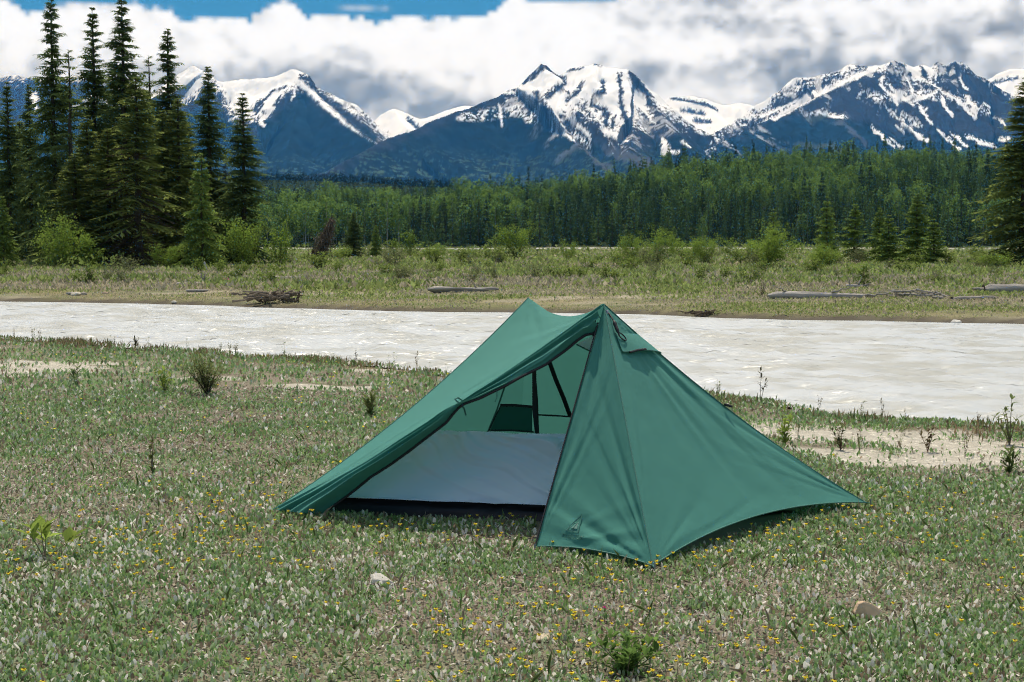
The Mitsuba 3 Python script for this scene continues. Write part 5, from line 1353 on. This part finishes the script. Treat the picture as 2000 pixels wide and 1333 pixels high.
# the pale pointed stump and the pink flower cushion before the grove
(x, y), (xs, ys), (xr, yr_) = [(-11.967,64.938),(-17.313,87.071),(-15.61,85.212)]
v, f, c = branch((xs, ys, zat(xs, ys) - 0.05), (xs - 0.12, ys, zat(xs, ys) + 0.55), 0.14, 21, (0.42, 0.42, 0.40))
scene[numbered('tree_stump')] = mikit.ply((v, f), 'wood', smooth=True, color=c); lab('tree_stump', 'pale pointed stump at the foot of the bright green spruce', 'stump')
g = np.random.default_rng(55)
n = 420
p = np.stack([x + g.normal(0, 0.13, n), y + g.normal(0, 0.1, n), zat(x, y) + 0.10 + np.abs(g.normal(0, 0.07, n))], -1)
fc = leaf_cloud(p, ang(g, n), g.normal(0.5, 0.5, n), 0.07, 0.05, np.array([0.50, 0.13, 0.27]) * g.uniform(0.7, 1.2, (n, 1)))
n = 300
p = np.stack([x + g.normal(0, 0.14, n), y + g.normal(0, 0.1, n), zat(x, y) + np.abs(g.normal(0, 0.06, n))], -1)
lc = leaf_cloud(p, ang(g, n), g.normal(0.5, 0.5, n), 0.08, 0.04, np.array([0.09, 0.13, 0.04]) * g.uniform(0.7, 1.2, (n, 1)))
key = numbered('flowering_plant')
for pn, m in (('blossoms', fc), ('leaves', lc)):
    scene[key + '__' + pn] = mikit.ply((m[0], m[1]), 'foliage', color=m[2])
lab(key, 'pink-flowered cushion plant on the far bank before the grove', 'plant')

# ---------------------------------------------------------------- stones
def stone(seed, a, b, c, tone, cuts=9, near=0.62, far=0.88):
    g = np.random.default_rng(seed)
    m = trimesh.creation.icosphere(subdivisions=3)
    v = m.vertices.copy()
    for _ in range(cuts):
        d = g.normal(0, 1, 3); d /= np.linalg.norm(d)
        o = g.uniform(near, far)
        h = v @ d - o
        v -= np.maximum(h, 0)[:, None] * d * 0.93
    v *= 1 + 0.08 * (meshkit.fbm(v * 3 + seed, 3, seed) - 0.5)[:, None]
    v *= [a, b, c]
    col = np.array(tone) * (0.8 + 0.4 * meshkit.fbm(v * 30 + seed, 3, seed + 1))[:, None]
    return v, np.array(m.faces), col


scene['stone'] = {'type': 'bumpmap', 't': proc(lambda p, n, uv: mikit.fbm(p.x * 60, p.y * 60, p.z * 60, 3) * 0.004), 'b': {'type': 'diffuse', 'reflectance': VC}}
for i, ((x, y), (a, b, c_), tone, lift, label) in enumerate(zip([(1.452,6.19),(-0.589,6.768),(-0.39,6.791),(0.123,5.883),(-0.884,6.715),(2.013,14.039),(7.635,41.974),(11.783,40.765),(-11.676,53.051),(-16.218,57.096),(-15.316,57.792),(8.92,41.757)],
        [(0.062, 0.040, 0.042), (0.066, 0.038, 0.028), (0.012, 0.010, 0.009), (0.05, 0.05, 0.014), (0.014, 0.012, 0.009), (0.05, 0.04, 0.035), (0.13, 0.11, 0.08), (0.16, 0.13, 0.09), (0.10, 0.08, 0.06), (0.22, 0.16, 0.12), (0.12, 0.1, 0.08), (0.10, 0.08, 0.06)],
        [(0.62, 0.45, 0.30), (0.52, 0.49, 0.43), (0.55, 0.50, 0.42), (0.44, 0.38, 0.28), (0.36, 0.38, 0.42), (0.55, 0.52, 0.46), (0.48, 0.44, 0.36), (0.55, 0.53, 0.48), (0.5, 0.47, 0.4), (0.55, 0.5, 0.4), (0.42, 0.32, 0.24), (0.2, 0.17, 0.14)],
        [0.032, 0.018, 0.012, 0.006, 0.005, 0.0, 0.02, 0.02, 0.02, 0.03, 0.02, 0.02],
        ['tan blocky stone in the mat at the lower right', 'flat pale grey stone half sunk in the mat before the open door', 'tiny pale pebble right of the flat grey stone', 'low crumbly tan stone near the bottom of the frame', 'tiny blue-grey pebble left of the flat grey stone', 'pale stone beside the tent\'s right ridge',
         'pale stone at the far waterline above the right slope of the tent', 'whitish stone at the far waterline on the right', 'small pale stone at the far waterline left of the tent', 'rounded pale stone on the far bank at the left', 'small reddish stone on the far bank at the left', 'dark small stone at the far waterline on the right'])):
    v, f, c = stone(300 + i, a * 1.25, b * 1.25, c_ * 1.25, tone, 14, 0.48, 0.72) if i in (0, 1) else stone(300 + i, a, b, c_, tone)
    v = v + [x, y, zat(x, y) + lift]
    key = numbered('stone'); key = key if key != 'stone' else numbered('river_stone')
    scene[key] = mikit.ply((v, f), 'stone', smooth=40, color=None) if False else mikit.ply((v, f), 'stone', smooth=True, color=c)
    lab(key, label, 'stone')

# ---------------------------------------------------------------- plants standing out of the near meadow
def weed(seed, h, leaves=10, leaf=0.05, branches=3, spread=0.35, col=(0.10, 0.14, 0.05), stem_col=(0.18, 0.15, 0.10), lw=0.4, thick=0.0035, top_only=0.2):
    g = np.random.default_rng(seed)
    st, lv = [], []
    for b in range(branches):
        t = np.linspace(0, 1, 7)
        a = g.uniform(0, 6.28); o = spread * h * (0.15 + 0.85 * (b > 0)) * g.uniform(0.4, 1)
        hh = h * (1 if b == 0 else g.uniform(0.5, 0.9)); s0 = 0 if b == 0 else g.uniform(0, 0.35)
        P = np.stack([math.cos(a) * o * t ** 1.3 + g.normal(0, 0.012 * h, 7) * t, math.sin(a) * o * t ** 1.3 + g.normal(0, 0.012 * h, 7) * t, s0 * h * 0 + hh * t], -1)
        st.append(tube(P, 0.7 * thick * (1.1 - 0.75 * t), 5, stem_col, cap=False))
        u = top_only + (1 - top_only) * np.sort(g.random(leaves))
        q = np.stack([np.interp(u, t, P[:, k]) for k in range(3)], -1)
        lv.append(leaf_cloud(q, ang(g, leaves), g.normal(0.55, 0.4, leaves), leaf * g.uniform(0.6, 1.3, leaves), leaf * lw, np.array(col) * g.uniform(0.7, 1.35, (leaves, 1)), 0.15, 0.08))
    return cat_mesh(st), cat_mesh(lv)


YG, DG = (0.25, 0.33, 0.07), (0.16, 0.21, 0.085)
SPECS = [  # (x, y), height px at that distance, kind
    ('broadleaf_seedling', 'seedling with broad yellow-green leaves and a dark forked stem at the lower left', 'seedling', dict(seed=1, leaves=5, leaf=0.10, branches=4, spread=0.75, col=YG, lw=0.5, thick=0.005, top_only=0.75)),
    ('leafy_plant', 'bushy dark green plant with a red tip at the bottom of the frame', 'plant', dict(seed=2, leaves=20, leaf=0.05, branches=13, spread=1.25, col=(0.13, 0.22, 0.055), lw=0.4, thick=0.004, top_only=0.1)),
    ('tall_sapling', 'thin dark sapling with few leaves left of the tent', 'sapling', dict(seed=3, leaves=16, leaf=0.045, branches=2, spread=0.12, col=(0.10, 0.12, 0.035), thick=0.006, top_only=0.1)),
    ('seedling', 'small dark-stemmed seedling beside the sand patch at the left', 'seedling', dict(seed=4, leaves=9, leaf=0.08, branches=3, spread=0.3, col=DG, thick=0.006, top_only=0.45)),
    ('leafy_seedling', 'bright green leafy seedling left of the twiggy shrub', 'seedling', dict(seed=5, leaves=10, leaf=0.09, branches=4, spread=0.45, col=YG, thick=0.006, top_only=0.2)),
    ('river_sapling', 'thin sapling with a leafy tip standing against the river right of the tent', 'sapling', dict(seed=6, leaves=8, leaf=0.085, branches=3, spread=0.5, col=(0.14, 0.17, 0.10), thick=0.006, top_only=0.4)),
    ('tall_weed', 'weed with a dark seed head at the river\'s edge right of the tent', 'weed', dict(seed=7, leaves=12, leaf=0.05, branches=2, spread=0.15, col=(0.09, 0.09, 0.06), thick=0.005, top_only=0.55)),
    ('bright_seedling', 'bright green seedling on the sand right of the tent', 'seedling', dict(seed=8, leaves=14, leaf=0.075, branches=4, spread=0.25, col=YG, thick=0.005, top_only=0.05)),
    ('slender_sapling', 'tall thin sapling near the right edge of the frame', 'sapling', dict(seed=9, leaves=12, leaf=0.065, branches=5, spread=0.35, col=(0.17, 0.21, 0.08), thick=0.007, top_only=0.1)),
    ('grey_shrub', 'small grey-green shrub on the bank against the water at the right', 'shrub', dict(seed=10, leaves=22, leaf=0.055, branches=9, spread=0.6, col=(0.15, 0.175, 0.12), thick=0.004, top_only=0.1)),
    ('red_stemmed_weed', 'reddish-stemmed weed on the sand at the right', 'weed', dict(seed=11, leaves=10, leaf=0.045, branches=4, spread=0.25, col=(0.12, 0.10, 0.05), stem_col=(0.16, 0.07, 0.05), thick=0.004, top_only=0.1)),
    ('dry_weed', 'dry brown weed near the left edge of the frame by the sand', 'weed', dict(seed=12, leaves=4, leaf=0.03, branches=4, spread=0.9, col=(0.12, 0.09, 0.05), thick=0.004, top_only=0.5)),
    ('brown_weed', 'branching brown weed in the middle of the right-hand sand', 'weed', dict(seed=13, leaves=12, leaf=0.05, branches=5, spread=0.4, col=(0.12, 0.13, 0.06), stem_col=(0.15, 0.08, 0.06), thick=0.004, top_only=0.05)),
    ('grassy_weed', 'yellow-green weed clump left of the tent\'s roof', 'weed', dict(seed=14, leaves=14, leaf=0.07, branches=5, spread=0.3, col=(0.13, 0.16, 0.05), thick=0.004, top_only=0.05)),
    ('reed_weed', 'loose weed standing against the water left of the tent', 'weed', dict(seed=15, leaves=12, leaf=0.07, branches=5, spread=0.3, col=(0.10, 0.11, 0.06), thick=0.005, top_only=0.3)),
    ('dock_weed', 'dark twiggy weed by the near bank left of the tent', 'weed', dict(seed=16, leaves=14, leaf=0.05, branches=4, spread=0.2, col=(0.12, 0.12, 0.06), thick=0.005, top_only=0.2)),
    ('green_weed', 'slim green weed clump at the right edge below the sand', 'weed', dict(seed=17, leaves=14, leaf=0.065, branches=4, spread=0.2, col=(0.11, 0.15, 0.045), thick=0.004, top_only=0.05)),
    ('pink_flower_stem', 'slender stem with one small magenta flower at the bottom of the frame', 'flower', dict(seed=18, leaves=5, leaf=0.02, branches=1, spread=0.1, col=DG, thick=0.002, top_only=0.2)),
]
for (nm, lb, ct, kw), (x, y, hh) in zip(SPECS, [(-2.22,7.22,0.183),(0.414,5.436,0.149),(-2.345,9.947,0.292),(-4.491,15.824,0.274),(-3.439,15.154,0.253),(4.662,26.67,0.622),(2.329,14.31,0.315),(2.025,11.322,0.272),(3.779,11.589,0.355),(5.661,25.035,0.401),(3.063,11.242,0.247),(-5.683,17.194,0.321),(2.422,11.243,0.225),(-1.239,13.443,0.251),(-4.622,36.582,0.39),(-5.535,22.541,0.165),(3.256,9.973,0.199),(0.375,6.157,0.062)]):
    key = numbered(nm)
    st, lv = weed(h=hh, **kw)
    zz_ = zat(x, y) - 0.005
    scene[key + '__stem'] = mikit.ply((st[0] + [x, y, zz_], st[1]), 'matte', smooth=True, color=st[2])
    scene[key + '__leaves'] = mikit.ply((lv[0] + [x, y, zz_], lv[1]), 'foliage', color=lv[2])
    if 'pink' in nm:
        g = np.random.default_rng(4); tip = st[0][-1] + [x, y, zz_]
        n = 14
        b = leaf_cloud(np.repeat(tip[None], n, 0), ang(g, n), g.normal(0.7, 0.5, n), 0.012, 0.008, np.array([0.55, 0.05, 0.28]) * g.uniform(0.8, 1.2, (n, 1)))
        scene[key + '__blossom'] = mikit.ply((b[0], b[1]), 'foliage', color=b[2])
    lab(key, lb, ct)

# the twiggy shrub in the left meadow
(x, y, hh), = [(-3,15.062,0.442)]
st, lv = shrub(401, hh, hh * 0.62, 20, 2600, 0.028, (0.15, 0.18, 0.06), (0.25, 0.27, 0.10), 0.12, 0.006, (0.075, 0.055, 0.045), width=0.35)
key = numbered('twiggy_shrub')
scene[key + '__stems'] = mikit.ply((st[0] + [x, y, zat(x, y) - 0.01], st[1]), 'matte', smooth=True, color=st[2])
scene[key + '__leaves'] = mikit.ply((lv[0] + [x, y, zat(x, y) - 0.01], lv[1]), 'foliage', color=lv[2])
lab(key, 'twiggy olive shrub with many thin stems in the left meadow', 'shrub')

# weeds along the near bank and on the sand, many alike
WV = [plies(weed(500 + s, 0.30, 9, 0.045, 3, 0.25, ((0.17, 0.20, 0.10), (0.20, 0.17, 0.10), (0.18, 0.24, 0.08), (0.17, 0.15, 0.10))[s], lw=0.35, thick=0.0035, top_only=0.3)) for s in range(4)]
rng = np.random.default_rng(61)
for i in range(95):
    px = rng.uniform(-1, 1)
    if i < 70:
        x = px * 8.6; y = float(near_edge(x)) - abs(rng.normal(0, 0.35)) + 0.05
    else:
        x = rng.uniform(2.0, 4.6); y = rng.uniform(10.0, 14.0)
    if abs(x) > 0.34 * y or y > float(near_edge(x)) + 0.1 or not bool(tent_clear(x, y)):
        continue
    s = rng.uniform(0.3, 0.8)
    key = numbered('bank_weed')
    M4 = T().translate([x, y, zat(x, y) - 0.01]).rotate([0, 0, 1], float(rng.uniform(0, 360))).scale(float(s))
    put(key + '__stem', WV[i % 4][0], M4); put(key + '__leaves', WV[i % 4][1], M4)
    lab(key, 'thin upright weed at the edge of the near bank or on the sand beside it', 'weed', 'weeds along the near bank')
